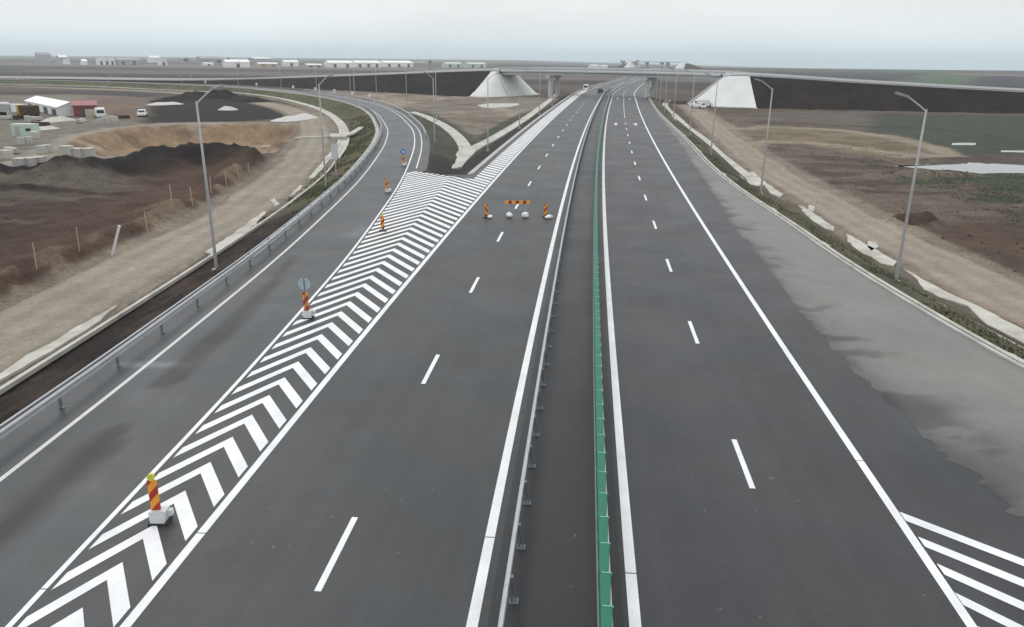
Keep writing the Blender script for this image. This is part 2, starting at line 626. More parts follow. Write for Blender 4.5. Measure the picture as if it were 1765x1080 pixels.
M['bag'] = mat('white_sandbag', (0.80, 0.81, 0.82), 0.85, var=0.15, scale=5, bump=0.4, bscale=14, dirt=(0.45, 0.43, 0.40), dirt_amt=0.45, dscale=4)
M['block'] = mat('plastic_foot', (0.60, 0.61, 0.62), 0.6, var=0.12, scale=4, dirt=(0.3, 0.29, 0.28), dirt_amt=0.6, dscale=3)
M['rubber'] = mat('dark_rubber', (0.03, 0.03, 0.032), 0.8)
M['blue'] = mat('blue_sign', (0.02, 0.16, 0.46), 0.4, var=0.06)
M['sign_back'] = mat('sign_back', (0.40, 0.50, 0.55), 0.5, metal=0.2, var=0.1)
M['black'] = mat('black_paint', (0.012, 0.012, 0.014), 0.3)
M['carwhite'] = mat('white_paint', (0.72, 0.73, 0.74), 0.3, var=0.04)
M['glass'] = mat('dark_glass', (0.02, 0.025, 0.03), 0.08)
M['tyre'] = mat('tyre_rubber', (0.02, 0.02, 0.02), 0.85)
M['ground'] = ground_mat('ground_soil')
M['dirt'] = ground_mat('dirt_track_soil', amp=0.55, bump=0.35)
M['soil_dark'] = mat('dark_soil', (0.020, 0.0175, 0.0175), 0.95, var=0.35, scale=0.4, bump=0.6, bscale=2.5, spec=0.1, dirt=(0.050, 0.035, 0.028), dirt_amt=0.75, dscale=0.09)
M['soil_brown'] = mat('brown_soil', (0.075, 0.052, 0.038), 0.95, var=0.3, scale=1.0, bump=0.8, bscale=3, spec=0.1, dirt=(0.04, 0.03, 0.025), dirt_amt=0.6)
M['gravel'] = mat('white_gravel', (0.55, 0.54, 0.52), 0.95, var=0.15, scale=2, bump=0.6, bscale=6, dirt=(0.3, 0.27, 0.23), dirt_amt=0.6)
M['shed_white'] = mat('shed_white', (0.78, 0.79, 0.78), 0.6, var=0.06, scale=0.1)
M['shed_grey'] = mat('shed_grey', (0.36, 0.37, 0.38), 0.6, var=0.08, scale=0.1)
M['shed_green'] = mat('shed_pale_green', (0.52, 0.62, 0.55), 0.6, var=0.06, scale=0.1)
M['roof_white'] = mat('roof_white', (0.86, 0.87, 0.88), 0.45, var=0.05, scale=0.1)
M['roof_grey'] = mat('roof_grey', (0.30, 0.31, 0.33), 0.6, var=0.1, scale=0.1)
M['door_dark'] = mat('door_dark', (0.07, 0.07, 0.075), 0.6)
M['wall_red'] = mat('wall_red', (0.19, 0.055, 0.05), 0.8, var=0.15, scale=0.5)
M['roof_red'] = mat('roof_red', (0.33, 0.15, 0.145), 0.7, var=0.12, scale=0.5)
M['wall_beige'] = mat('wall_beige', (0.50, 0.40, 0.32), 0.8, var=0.1)
M['wall_pale'] = mat('dull_cream_panel', (0.50, 0.49, 0.44), 0.7, var=0.15, scale=0.6, dirt=(0.3, 0.27, 0.22), dirt_amt=0.6, dscale=0.8)
M['wood'] = mat('weathered_timber', (0.36, 0.32, 0.26), 0.85, var=0.2, scale=6)
M['leaf'] = mat('dull_leaf', (0.045, 0.06, 0.03), 0.9, var=0.3)
M['grass_olive'] = mat('olive_grass', (0.135, 0.138, 0.085), 0.9, var=0.4, scale=0.8, dirt=(0.22, 0.185, 0.12), dirt_amt=0.7, dscale=0.5)
M['grass_green'] = mat('rough_grass', (0.095, 0.112, 0.055), 0.9, var=0.4, scale=0.8, dirt=(0.19, 0.16, 0.10), dirt_amt=0.7, dscale=0.4)
M['bark'] = mat('bark', (0.09, 0.075, 0.06), 0.9)
M['machine_y'] = mat('machine_yellow', (0.50, 0.30, 0.04), 0.5)

def water_mat():
    m, t, b = new_mat('puddle_water')
    b.inputs['Base Color'].default_value = (0.10, 0.10, 0.095, 1)
    b.inputs['Roughness'].default_value = 0.04
    b.inputs['Specular IOR Level'].default_value = 0.9
    b.inputs['IOR'].default_value = 1.33
    tc_ = t.nodes.new('ShaderNodeTexCoord')
    n = t.nodes.new('ShaderNodeTexNoise')
    n.inputs['Scale'].default_value = 1.5
    t.links.new(tc_.outputs['Object'], n.inputs['Vector'])
    bp = t.nodes.new('ShaderNodeBump')
    bp.inputs['Strength'].default_value = 0.03
    bp.inputs['Distance'].default_value = 0.02
    t.links.new(n.outputs['Fac'], bp.inputs['Height'])
    t.links.new(bp.outputs['Normal'], b.inputs['Normal'])
    return m
M['water'] = water_mat()

# ------------------------------------------------------------------ alignments (metres, camera above the origin)
def bx(y):
    return 1.601 + 0.08623 * y + 0.1768e-3 * y * y - 0.1932e-6 * y ** 3
MW = Path([(bx(y), y) for y in range(-40, 291, 30)] + [(53.5, 380), (78, 497), (111, 650), (162, 900), (237, 1290), (262, 1420)], 2.0)
O_A, O_B, O_C, O_D, O_L, O_R, O_K = -3.63, 0.0, 7.53, -11.26, -7.43, 3.80, -14.1
RAMP = Path([(-13.9, -40), (-13.5, 0), (-13.2, 14), (-13.0, 20), (-12.8, 26), (-12.7, 32), (-12.6, 45), (-12.9, 59), (-13.5, 75), (-14.7, 92),
             (-16.6, 112), (-19.5, 133), (-22.9, 150), (-28.1, 173), (-36.0, 200), (-46, 225), (-59, 250), (-75, 275), (-95, 300), (-118, 322),
             (-145, 342), (-176, 360), (-212, 376), (-260, 391), (-330, 404), (-450, 420), (-900, 455)], 1.5)
O_E, O_LL = 2.15, -2.15
O_GUT0, O_GUT1 = -3.62, -4.2
RE = Path([(27, -40), (25.3, 0), (23.6, 14), (22.3, 21), (21.15, 28.8), (20.75, 39.7), (20.85, 48), (21.3, 56.8), (22.0, 75), (23.4, 91.5), (27.2, 122.5), (35.3, 194),
           (50.0, 295), (65.3, 380), (89.8, 497), (123, 650), (174, 900), (249, 1290), (274, 1420)], 2.0)
OVER = Path([(-900, 462, -0.3), (-450, 428, -0.2), (-330, 412, 0.0), (-230, 408, 0.0), (-170, 401, 0.0), (-133, 388, 0.9), (-92, 358, 2.9), (-48, 324, 5.3), (-4, 294.5, 7.6), (35, 270, 7.9), (73.5, 246, 7.5),
             (105, 236, 5.9), (150, 227, 4.0), (220, 216, 1.8), (330, 206, 0.2), (600, 196, -0.4)], 2.0)
LCH = Path([(-21.8, -40), (-21.3, 10), (-21.0, 28), (-20.85, 38), (-20.75, 50), (-21.0, 70), (-22.4, 92), (-25.6, 113), (-31.6, 145), (-38.7, 170), (-46.5, 193), (-55.5, 215), (-72, 246), (-90, 272), (-110, 293), (-135, 313), (-165, 330), (-200, 345), (-250, 360)], 1.5)
RCH = Path([(28.5, -20), (26.5, 15), (24.9, 30), (24.35, 40), (24.3, 50), (24.8, 60), (25.5, 70), (27.2, 92), (30.8, 122), (39.0, 194), (47.5, 250)], 1.5)
LTR = Path([(-25.5, -40), (-25.0, 10), (-24.8, 35), (-24.7, 50), (-24.6, 65), (-26.2, 85), (-29.5, 108), (-35.0, 135), (-41.5, 160), (-50.5, 185), (-61, 208), (-78, 237), (-98, 265), (-122, 288), (-160, 312), (-220, 336)], 1.5)
RTR = Path([(33.5, -40), (31.5, 10), (29.8, 35), (29.5, 48), (30.0, 60), (30.8, 75), (32.2, 92), (35.0, 115), (40.0, 150), (45.5, 185), (50, 215), (53, 240)], 1.5)

NOSE = [(-11.85, 80.4), (-5.25, 80.4), (-9.5, 83.6)]
def re_off(s_mw):
    """offset of the right pavement edge from the motorway reference line"""
    y = float(np.interp(s_mw, MW.s, MW.p[:, 1]))
    return float(np.interp(y, RE.p[:, 1], RE.p[:, 0]) - np.interp(y, MW.p[:, 1], MW.p[:, 0])) * 0.995
def e_off(s_mw):
    """offset of the slip road's edge line from the motorway reference line (only before the gore)"""
    y = float(np.interp(s_mw, MW.s, MW.p[:, 1]))
    return float(np.interp(y, RAMP.p[:, 1], RAMP.p[:, 0]) + O_E - np.interp(y, MW.p[:, 1], MW.p[:, 0])) * 0.995

# ------------------------------------------------------------------ the ground: one sheet to the horizon
print('ground')
ys = [-45.0]
while ys[-1] < 6800:
    y = ys[-1]
    ys.append(y + max(0.5, 0.0095 * abs(y)))
ys = np.array(ys)
NXG = 560
us = np.linspace(-1, 1, NXG)
us = np.sign(us) * np.abs(us) ** 1.15
GX = us[None, :] * (58 + 0.98 * np.maximum(ys, 0))[:, None]
GY = np.repeat(ys[:, None], NXG, 1)
X, Y = GX, GY

paved_l = [tuple(RAMP.at(s, O_GUT1)[:2]) for s in np.arange(0, RAMP.L, 6)]
paved_m = [tuple(MW.at(s, O_K)[:2]) for s in np.arange(MW.sy(80), MW.L, 8)]
ramp_r = [tuple(RAMP.at(s, 4.4)[:2]) for s in np.arange(RAMP.sy(84), RAMP.L, 6)]
re_pts = [tuple(RE.at(s, 0.9)[:2]) for s in np.arange(0, RE.L, 6)]
POLY_MAIN = [tuple(RAMP.at(s, O_GUT1)[:2]) for s in np.arange(0, RAMP.sy(84), 4)] + [(-9.5, 83.6), (-5.2, 80.4)] + paved_m + re_pts[::-1]
POLY_RAMP = [tuple(RAMP.at(s, O_GUT1)[:2]) for s in np.arange(RAMP.sy(78), RAMP.L, 5)] + ramp_r[::-1]

near = (Y < 900) & (np.abs(X) < 700)
def field(fn, fill):
    o = np.full(X.shape, fill, float)
    o[near] = fn(X[near], Y[near])
    return o
sd_pave = field(lambda x, y: np.minimum(poly_sd(POLY_MAIN, x, y), poly_sd(POLY_RAMP, x, y)), 500.0)
d_ltr = field(lambda x, y: dist_line([tuple(q[:2]) for q in LTR.p[::3]], x, y)[0], 500.0)
d_rtr = field(lambda x, y: dist_line([tuple(q[:2]) for q in RTR.p[::3]], x, y)[0], 500.0)
d_lch = field(lambda x, y: dist_line([tuple(q[:2]) for q in LCH.p[::3]], x, y)[0], 500.0)
d_rch = field(lambda x, y: dist_line([tuple(q[:2]) for q in RCH.p[::3]], x, y)[0], 500.0)

base = -1.2 + 0.3 * (fbm(X * 0.05, Y * 0.05, 1.0) - 0.5) + 0.22 * (fbm(X * 0.6, Y * 0.6, 2.0, 3) - 0.5)
Z = base.copy()
flat = np.minimum(sstep(3.3, 5.5, d_ltr), sstep(3.2, 5.0, d_rtr)) * np.minimum(sstep(1.2, 2.2, d_lch), sstep(1.2, 2.2, d_rch))
Z = -1.2 + (Z + 1.2) * flat

# excavated pit with a tan face, the long dark spoil ridge in front of it
PIT = [(-65.10, 108.64), (-73.81, 131.47), (-74.19, 148.57), (-65.60, 157.64), (-52.81, 161.98), (-43.42, 158.62), (-37.80, 143.63), (-37.42, 128.86), (-34.90, 110.94), (-48.74, 109.88), (-56.35, 105.24)]
sd = field(lambda x, y: poly_sd(PIT, x, y), 500.0) + 1.6 * (fbm(X * 0.25, Y * 0.25, 4.0) - 0.5) * 2
sd_pit = sd
Z = Z - 3.4 * sstep(0.0, -6.0, sd)
RIDGE = [(-57.42, 74.68), (-51.85, 76.68), (-49.21, 78.13), (-47.58, 79.56), (-45.87, 85.94), (-44.14, 88.74), (-43.46, 94.03), (-41.43, 98.69), (-37.57, 98.34), (-33.44, 98.00), (-29.54, 92.09), (-25.55, 82.88)]
d_r, _ = dist_line(RIDGE, X, Y)
nz = fbm(X * 0.30, Y * 0.30, 7.0, 5)
Z = Z + (2.0 + 2.6 * (nz - 0.48) + 0.9 * (fbm(X * 0.9, Y * 0.9, 8.0, 4) - 0.5)) * np.exp(-(d_r / 3.9) ** 2) * flat
MOUND = [(-66.36, 82.92), (-58.86, 87.04), (-54.01, 90.31), (-51.78, 96.99), (-49.03, 106.06), (-46.44, 110.57), (-37.72, 110.52), (-29.54, 95.14), (-28.25, 83.52), (-25.51, 62.68), (-26.57, 48.78), (-26.37, 43.30), (-26.21, 36.49), (-26.18, 30.22)]
sd_mound = field(lambda x, y: poly_sd(MOUND, x, y), 500.0) + 1.2 * (fbm(X * 0.4, Y * 0.4, 5.0) - 0.5) * 2
inm = sstep(0.8, -2.5, sd_mound)
Z = Z + inm * (0.45 + 0.7 * (fbm(X * 0.35, Y * 0.12, 11.0) - 0.5) + 0.45 * (fbm(X * 0.8, Y * 0.8, 12.0, 5) - 0.5)) * flat
# bank between the spoil field and the track: cut by gullies
BANK = [(-26.76, 34.70), (-27.44, 38.40), (-28.80, 44.12), (-28.90, 49.01), (-27.61, 50.86), (-28.10, 57.07), (-29.12, 64.05), (-28.99, 67.91), (-29.51, 77.81), (-30.16, 86.98)]
d_b, i_b = dist_line(BANK, X, Y)
gul = fbm(X * 0.55 + 0.2 * Y, Y * 0.55, 21.0)
Z = Z + np.exp(-(d_b / 2.2) ** 2) * np.clip(2.6 * (gul - 0.34), 0, 1.5) * flat
# clods in the right-hand field
PILE = [(32.71, 63.59), (34.59, 65.68), (35.91, 65.48), (35.84, 63.97)]
d_p, _ = dist_line(PILE, X, Y)
Z = Z + 0.75 * np.exp(-(d_p / 1.1) ** 2)
Z = Z + 0.35 * (fbm(X * 0.3, Y * 0.3, 31.0) - 0.5) * ((X > 30) & (Y < 260)) * flat
# shallow hollows that hold rain water
PUDDLES = [[(50.89, 102.12), (56.66, 104.25), (63.98, 105.96), (69.93, 104.55), (78.52, 101.67), (72.89, 94.04), (64.45, 95.99), (58.75, 95.64), (56.44, 98.07), (53.43, 99.49)],
           [(75.86, 133.44), (80.29, 133.81), (78.05, 129.94), (73.74, 129.59)], [(77.59, 122.30), (87.26, 122.25), (85.02, 118.99), (76.08, 119.83)]]
for P in PUDDLES:
    w2 = sstep(5.0, 1.0, field(lambda x, y: poly_sd(P, x, y), 1e4))
    Z = Z * (1 - w2) + (-1.26 + 0.03 * (fbm(X * 0.8, Y * 0.8, 91.0) - 0.5)) * w2
# low swell of the land far off to the right
Z = Z - 0.0185 * np.maximum(X, 0) * sstep(1350, 2300, Y)
Z = Z + 19 * np.exp(-(((X - 2500) / 900) ** 2 + ((Y - 3900) / 500) ** 2))
# the made-up road bed
t = sstep(0.0, 4.0, sd_pave)
Z = np.where(sd_pave < 0, -0.10, -0.10 * (1 - t) + Z * t)
# drains cut into the verge foot
Z = Z - 0.10 * np.exp(-(d_lch / 0.5) ** 2) - 0.10 * np.exp(-(d_rch / 0.5) ** 2)

# ---- soil and plant colours
col = np.empty(X.shape + (3,))
def setc(c):
    col[:] = c
def blend(c, w):
    global col
    w = np.clip(w, 0, 1)[..., None]
    col = col * (1 - w) + np.array(c) * w
def in_poly(P, soft=1.5, wob=2.0, f=0.15, seed=0.0):
    s = field(lambda x, y: poly_sd(P, x, y), 1e4)
    s = s + wob * (fbm(X * f, Y * f, seed) - 0.5) * 2
    return sstep(soft, -soft, s)
def far_poly(P, soft=10):
    return sstep(soft, -soft, poly_sd(P, X, Y))

n1 = fbm(X * 0.03, Y * 0.03, 41.0)
n2 = fbm(X * 0.18, Y * 0.18, 42.0)
n3 = fbm(X * 0.9, Y * 0.9, 43.0)
setc((0.105, 0.084, 0.068))
blend((0.070, 0.056, 0.047), sstep(0.45, 0.62, n1))
# far fields: long strips of ploughed land, winter crop and stubble
fy = Y + 0.22 * X
bands = [(420, 520, (0.060, 0.052, 0.050)), (520, 640, (0.13, 0.115, 0.105)), (640, 800, (0.075, 0.066, 0.064)), (800, 1120, (0.165, 0.145, 0.130)),
         (1120, 1500, (0.085, 0.080, 0.075)), (1500, 2100, (0.070, 0.085, 0.065)), (2100, 2900, (0.095, 0.090, 0.088)), (2900, 4000, (0.070, 0.078, 0.075)), (4000, 9000, (0.09, 0.095, 0.10))]
for a, b_, c in bands:
    blend(c, sstep(a - 12, a + 12, fy) * sstep(b_ + 12, b_ - 12, fy))
for P, c in (([(191.74, 647.20), (234.65, 520.12), (610.69, 1107.52), (686.36, 1530.53), (392.03, 1328.36)], (0.058, 0.060, 0.064)),
             ([(215.94, 459.37), (243.89, 421.40), (492.37, 836.25), (518.03, 977.88)], (0.080, 0.120, 0.080)),
             ([(243.89, 421.40), (264.14, 294.10), (625.13, 702.34), (492.37, 836.25)], (0.050, 0.052, 0.062)),
             ([(315.75, 1042.97), (527.63, 982.44), (711.04, 1325.58), (434.76, 1437.92)], (0.075, 0.100, 0.080)),
             ([(-5.16, 1117.96), (177.11, 1250.53), (327.46, 2316.63), (-8.84, 1900.51)], (0.075, 0.07, 0.072)),
             ([(-427.58, 490.27), (-391.38, 645.65), (-537.59, 888.45), (-670.40, 771.13)], (0.065, 0.075, 0.060))):
    blend(c, far_poly(P, 12))
# left: construction yard behind the pit
blend((0.175, 0.158, 0.132), in_poly([(-68.89, 86.91), (-182.01, 236.69), (-170.72, 279.22), (-147.32, 270.30), (-118.47, 255.33), (-75.23, 158.02), (-77.11, 137.53), (-65.50, 108.61), (-62.09, 96.41)], 3, 4, 0.08, 51))
blend((0.060, 0.058, 0.055), in_poly([(-194.26, 252.92), (-190.88, 284.71), (-148.06, 310.11), (-119.20, 289.83), (-123.57, 262.25), (-151.30, 273.94), (-166.97, 266.45)], 4, 5, 0.06, 55))
blend((0.145, 0.105, 0.080), in_poly([(-141.23, 258.95), (-119.34, 255.17), (-78.56, 168.46), (-83.84, 164.62), (-97.67, 184.18)], 2.5, 3, 0.1, 52) * 0.85)
blend((0.021, 0.0195, 0.0185), in_poly([(-75.62, 160.93), (-96.80, 206.51), (-117.07, 255.59), (-115.44, 285.77), (-99.05, 275.32), (-70.78, 232.61), (-54.61, 196.12), (-50.75, 173.43), (-61.50, 162.52)], 2.0, 3, 0.1, 53))
blend((0.27, 0.240, 0.195), in_poly([(-65.58, 99.61), (-70.36, 112.57), (-77.74, 133.16), (-76.19, 155.07), (-67.32, 161.86), (-53.75, 164.93), (-43.24, 161.55), (-41.55, 156.00), (-51.90, 159.13), (-63.97, 153.62), (-71.49, 147.57), (-72.96, 133.61), (-67.96, 117.45), (-60.12, 99.99)], 1.2, 1.5, 0.2, 54))
blend((0.27, 0.24, 0.20), in_poly([(-64.98, 91.98), (-67.04, 101.92), (-63.59, 106.02), (-57.12, 105.18), (-52.59, 111.02), (-54.84, 101.56), (-56.65, 94.60), (-61.66, 91.18)], 1.2, 1.5, 0.2, 61) * 0.9)
pit = sstep(0.6, -0.8, sd_pit)
blend((0.265, 0.188, 0.118), pit)
blend((0.175, 0.115, 0.080), pit * sstep(0.48, 0.66, fbm(X * 0.12, Y * 0.3, 60.0)))
blend((0.33, 0.285, 0.215), pit * sstep(0.55, 0.7, fbm(X * 0.2, Y * 0.08, 62.0)) * 0.8)
blend((0.14, 0.085, 0.060), in_poly([(-44.13, 136.31), (-42.69, 155.88), (-36.19, 141.47), (-34.09, 123.66), (-35.76, 113.79)], 1.5, 2.5, 0.2, 63) * 0.8)
# spoil field
blend((0.050, 0.034, 0.027), inm)
blend((0.017, 0.0145, 0.014), inm * sstep(8.5, 4.0, d_r + 3.0 * (n2 - 0.5)))
dry = fbm(X * 0.07, Y * 0.45, 64.0)
BANDS = [(-58.03, 72.00), (-53.49, 78.74), (-46.46, 79.15), (-38.59, 83.32), (-34.21, 76.07), (-36.26, 66.41), (-38.40, 59.70), (-40.13, 58.05), (-40.90, 49.53)]
blend((0.112, 0.094, 0.079), inm * in_poly(BANDS, 1.5, 3, 0.2, 65) * sstep(0.40, 0.58, dry))
blend((0.074, 0.047, 0.034), inm * sstep(14, 5, d_b) * 0.9)
blend((0.165, 0.125, 0.090), np.exp(-(d_b / 2.4) ** 2) * sstep(0.52, 0.64, gul) * inm)
blend((0.130, 0.070, 0.035), inm * sstep(0.60, 0.70, fbm(X * 0.16, Y * 0.16, 66.0)) * sstep(9, 4, d_b) * 0.6)
# between track and drain: trodden clay
blend((0.190, 0.160, 0.122), sstep(3.6, 2.6, d_lch) * (X < -18) * (Y < 330))
blend((0.225, 0.195, 0.155), sstep(4.4, 3.6, d_ltr) * 0.8)
# left verge: raw dark topsoil near, weedy grass further on
side_l = field(lambda x, y: (poly_sd(paved_l + [(-2000, 470), (-2000, -60)], x, y) < 0.2).astype(float), 0.0)
blend((0.022, 0.0165, 0.0155), side_l * sstep(4.7, 4.2, sd_pave) * sstep(74, 58, Y))
blend((0.052, 0.038, 0.031), side_l * sstep(4.7, 4.2, sd_pave) * sstep(74, 58, Y) * sstep(0.48, 0.62, fbm(X * 0.5, Y * 0.35, 68.0)))
gl = field(lambda x, y: (poly_sd([tuple(q[:2]) for q in LCH.p[::3]] + [(-2000, 470), (-2000, -60)], x, y) > -0.2).astype(float), 0.0)
gr = side_l * gl * sstep(58, 76, Y)
blend((0.088, 0.088, 0.050), gr)
blend((0.060, 0.072, 0.032), gr * sstep(0.45, 0.6, n2))
blend((0.120, 0.095, 0.065), gr * sstep(0.55, 0.7, fbm(X * 0.15, Y * 0.15, 70.0)))
# gore between slip road and motorway
GORE = [(-9.4, 84)] + [tuple(RAMP.at(s, 4.4)[:2]) for s in np.arange(RAMP.sy(86), RAMP.sy(300), 6)] + [(-60, 330), (0, 300)] + [tuple(MW.at(s, O_K)[:2]) for s in np.arange(MW.sy(280), MW.sy(80), -6)]
gsd = field(lambda x, y: poly_sd(GORE, x, y), 1e4)
gin = sstep(0.5, -0.5, gsd)
blend((0.200, 0.170, 0.138), gin)
blend((0.150, 0.125, 0.095), gin * sstep(0.5, 0.62, n2))
blend((0.26, 0.225, 0.18), gin * sstep(0.56, 0.68, fbm(X * 0.12, Y * 0.05, 73.0)))
gv = gin * sstep(-9.0, -7.6, gsd + 1.2 * (n2 - 0.5)) * sstep(230, 180, Y)
d_mw = field(lambda x, y: dist_line(paved_m[:40], x, y)[0], 1e4)
gv_m = gin * sstep(4.4, 3.8, d_mw)
gv_t = gin * sstep(104, 98, Y + 2 * (n2 - .5))
blend((0.072, 0.074, 0.056), gv * (1 - gv_m))
blend((0.055, 0.060, 0.040), gv * (1 - gv_m) * sstep(0.45, 0.6, n3))
blend((0.036, 0.033, 0.031), np.maximum(gv_m, gv_t))
# right verge: thin olive grass, bare patches
side_r = field(lambda x, y: (poly_sd(re_pts + [(2000, 1420), (2000, -60)], x, y) < 0.2).astype(float), 0.0)
rv = side_r * sstep(3.6, 3.1, sd_pave) * sstep(400, 300, Y)
blend((0.088, 0.088, 0.058), rv)
blend((0.062, 0.070, 0.040), rv * sstep(0.45, 0.6, n2))
blend((0.125, 0.100, 0.072), rv * sstep(0.56, 0.66, fbm(X * 0.5, Y * 0.2, 74.0)) * 0.8)
blend((0.030, 0.026, 0.023), in_poly([(22.27, 46.09), (22.52, 43.51), (22.73, 42.08), (23.40, 44.03)], 0.4, 0.5, 0.5, 75))
# right field
rf = side_r * sstep(3.4, 4.4, sd_pave) * (X < 400)
rfn = rf * sstep(225, 190, Y)
blend((0.125, 0.100, 0.080), rfn)
blend((0.068, 0.052, 0.044), rfn * sstep(0.50, 0.64, fbm(X * 0.12 + Y * 0.06, Y * 0.30, 76.0)) * 0.9)
blend((0.056, 0.062, 0.048), in_poly([(94.65, 206.97), (213.65, 202.84), (117.91, 109.88), (65.27, 114.18), (70.22, 138.35), (69.27, 155.40)], 4, 6, 0.05, 77))
blend((0.115, 0.100, 0.085), in_poly([(65.43, 212.24), (99.02, 216.75), (78.24, 170.27), (54.36, 175.53)], 4, 6, 0.05, 78) * 0.8)
blend((0.046, 0.060, 0.034), in_poly([(50.05, 95.76), (107.04, 99.33), (64.24, 57.78), (45.13, 65.83), (44.21, 75.83), (45.35, 85.02)], 2.5, 4, 0.1, 79) * sstep(0.36, 0.52, n2))
blend((0.080, 0.056, 0.040), in_poly([(35.31, 64.17), (39.93, 64.37), (62.22, 55.82), (44.17, 38.30), (33.21, 47.22), (33.66, 56.60)], 1.8, 2.5, 0.15, 80) * 0.9)
blend((0.06, 0.045, 0.035), in_poly(PILE + [(35.16, 62.05), (32.92, 62.42)], 0.3, 0.6, 0.4, 81))
blend((0.075, 0.062, 0.058), in_poly([(66.93, 117.20), (82.93, 119.92), (105.84, 105.99), (98.46, 98.27), (54.90, 100.88)], 2.5, 3, 0.1, 82) * 0.8)
LOOP = [(38.93, 144.08), (54.03, 166.18), (66.06, 159.01), (71.28, 140.52), (69.15, 120.42), (66.63, 114.28), (60.34, 109.74), (52.12, 111.83), (49.05, 128.86), (38.55, 126.22)]
lsd = field(lambda x, y: poly_sd(LOOP, x, y), 1e4)
blend((0.185, 0.150, 0.105), sstep(1.0, -1.0, lsd) * 0.85)
blend((0.125, 0.105, 0.065), sstep(1.0, -1.0, lsd) * sstep(0.5, 0.62, n2))
TRK = [[(51.44, 220.13), (46.41, 183.17), (44.25, 156.80), (53.09, 163.19), (64.95, 156.26), (70.13, 142.55), (68.56, 123.57), (65.27, 114.18), (57.39, 112.21)], [(33.84, 116.18), (41.94, 131.02), (49.23, 130.71), (54.32, 127.52), (56.62, 117.92), (62.45, 115.40)]]
for q, P in enumerate(TRK):
    dd = field(lambda x, y: dist_line(P, x, y)[0], 500.0)
    blend((0.255, 0.215, 0.168), sstep(2.6, 1.4, dd + 1.6 * (n3 - 0.5)) * 0.9)
blend((0.24, 0.205, 0.165), sstep(4.6, 3.6, d_rtr) * 0.7)
blend((0.085, 0.065, 0.048), sstep(5.0, 3.9, d_rch) * sstep(2.8, 3.6, d_rtr) * rf * sstep(0.4, 0.55, fbm(X * .3, Y * .15, 83.0)) * 0.8)
col *= (0.86 + 0.28 * n3)[..., None]

nv = X.size
me = bpy.data.meshes.new('ground')
me.vertices.add(nv)
co = np.stack([X, Y, Z], -1).reshape(-1).astype(np.float32)
me.vertices.foreach_set('co', co)
R_, C_ = X.shape
i0 = (np.arange(R_ - 1)[:, None] * C_ + np.arange(C_ - 1)[None, :]).reshape(-1)
quads = np.stack([i0, i0 + 1, i0 + C_ + 1, i0 + C_], -1).astype(np.int32)
me.loops.add(quads.size)
me.loops.foreach_set('vertex_index', quads.reshape(-1))
me.polygons.add(len(quads))
me.polygons.foreach_set('loop_start', (np.arange(len(quads)) * 4).astype(np.int32))
me.polygons.foreach_set('loop_total', np.full(len(quads), 4, np.int32))
me.polygons.foreach_set('use_smooth', np.ones(len(quads), bool))
me.update(calc_edges=True)
ca = me.color_attributes.new('col', 'FLOAT_COLOR', 'POINT')
ca.data.foreach_set('color', np.concatenate([col.reshape(-1, 3), np.ones((nv, 1))], 1).astype(np.float32).reshape(-1))
me.materials.append(M['ground'])
structure(link('ground', me), 'ploughed, trampled and grassy earth on both sides of the new motorway')

def ground_z(x, y):
    """height of the ground sheet"""
    j = int(np.clip(np.searchsorted(ys, y) - 1, 0, len(ys) - 2))
    fy_ = (y - ys[j]) / (ys[j + 1] - ys[j])
    zz = []
    for r in (j, j + 1):
        zz.append(np.interp(x, X[r], Z[r]))
    return float(zz[0] * (1 - fy_) + zz[1] * fy_)

# water standing in the hollows
for P, lb in zip(PUDDLES, ('long ragged rain puddle across the dark field', 'small narrow puddle beyond the end of the looping track', 'thin sliver of standing water in the dark field')):
    Q = []
    for k in range(len(P)):
        a, b_ = Vector(P[k]), Vector(P[(k + 1) % len(P)])
        n = max(2, int((b_ - a).length / 0.25))
        for q in range(n):
            p = a.lerp(b_, q / n)
            nn_ = Vector((b_.y - a.y, a.x - b_.x)).normalized()
            am = 1.5 if len(P) > 5 else 0.35
            w = (float(fbm(np.array(p.x * 0.55), np.array(p.y * 0.9), 90.0, 5)) - 0.42) * 2 * am + 0.5 * am * (float(vnoise(np.array(p.x * 1.7), np.array(p.y * 1.7), 92.0)) - 0.5)
            Q.append((p.x + nn_.x * w * 0.3, p.y + nn_.y * w, -1.225))
    mb = MB()
    mb.add(Q, [tuple(range(len(Q)))])
    structure(mb.build('puddle', M['water']), lb)

# ------------------------------------------------------------------ carriageways
print('roads')
def set_uv(o, path, f):
    """UV = (offset, distance): streaks follow the lane"""
    me = o.data
    uvl = me.uv_layers.new(name='UVMap')
    co_ = np.empty(len(me.vertices) * 3, np.float32)
    me.vertices.foreach_get('co', co_)
    co_ = co_.reshape(-1, 3)
    u = co_[:, 0] - np.interp(co_[:, 1], path.p[:, 1], path.p[:, 0])
    v = np.interp(co_[:, 1], path.p[:, 1], path.s)
    li = np.empty(len(me.loops), np.int32)
    me.loops.foreach_get('vertex_index', li)
    uv = np.stack([u[li], v[li]], -1).astype(np.float32)
    uvl.data.foreach_set('uv', uv.reshape(-1))

def stain_attr(o, fn):
    me = o.data
    co_ = np.empty(len(me.vertices) * 3, np.float32)
    me.vertices.foreach_get('co', co_)
    co_ = co_.reshape(-1, 3)
    c = fn(co_[:, 0], co_[:, 1])
    a = me.color_attributes.new('stain', 'FLOAT_COLOR', 'POINT')
    a.data.foreach_set('color', np.concatenate([c, np.ones((len(c), 1))], 1).astype(np.float32).reshape(-1))

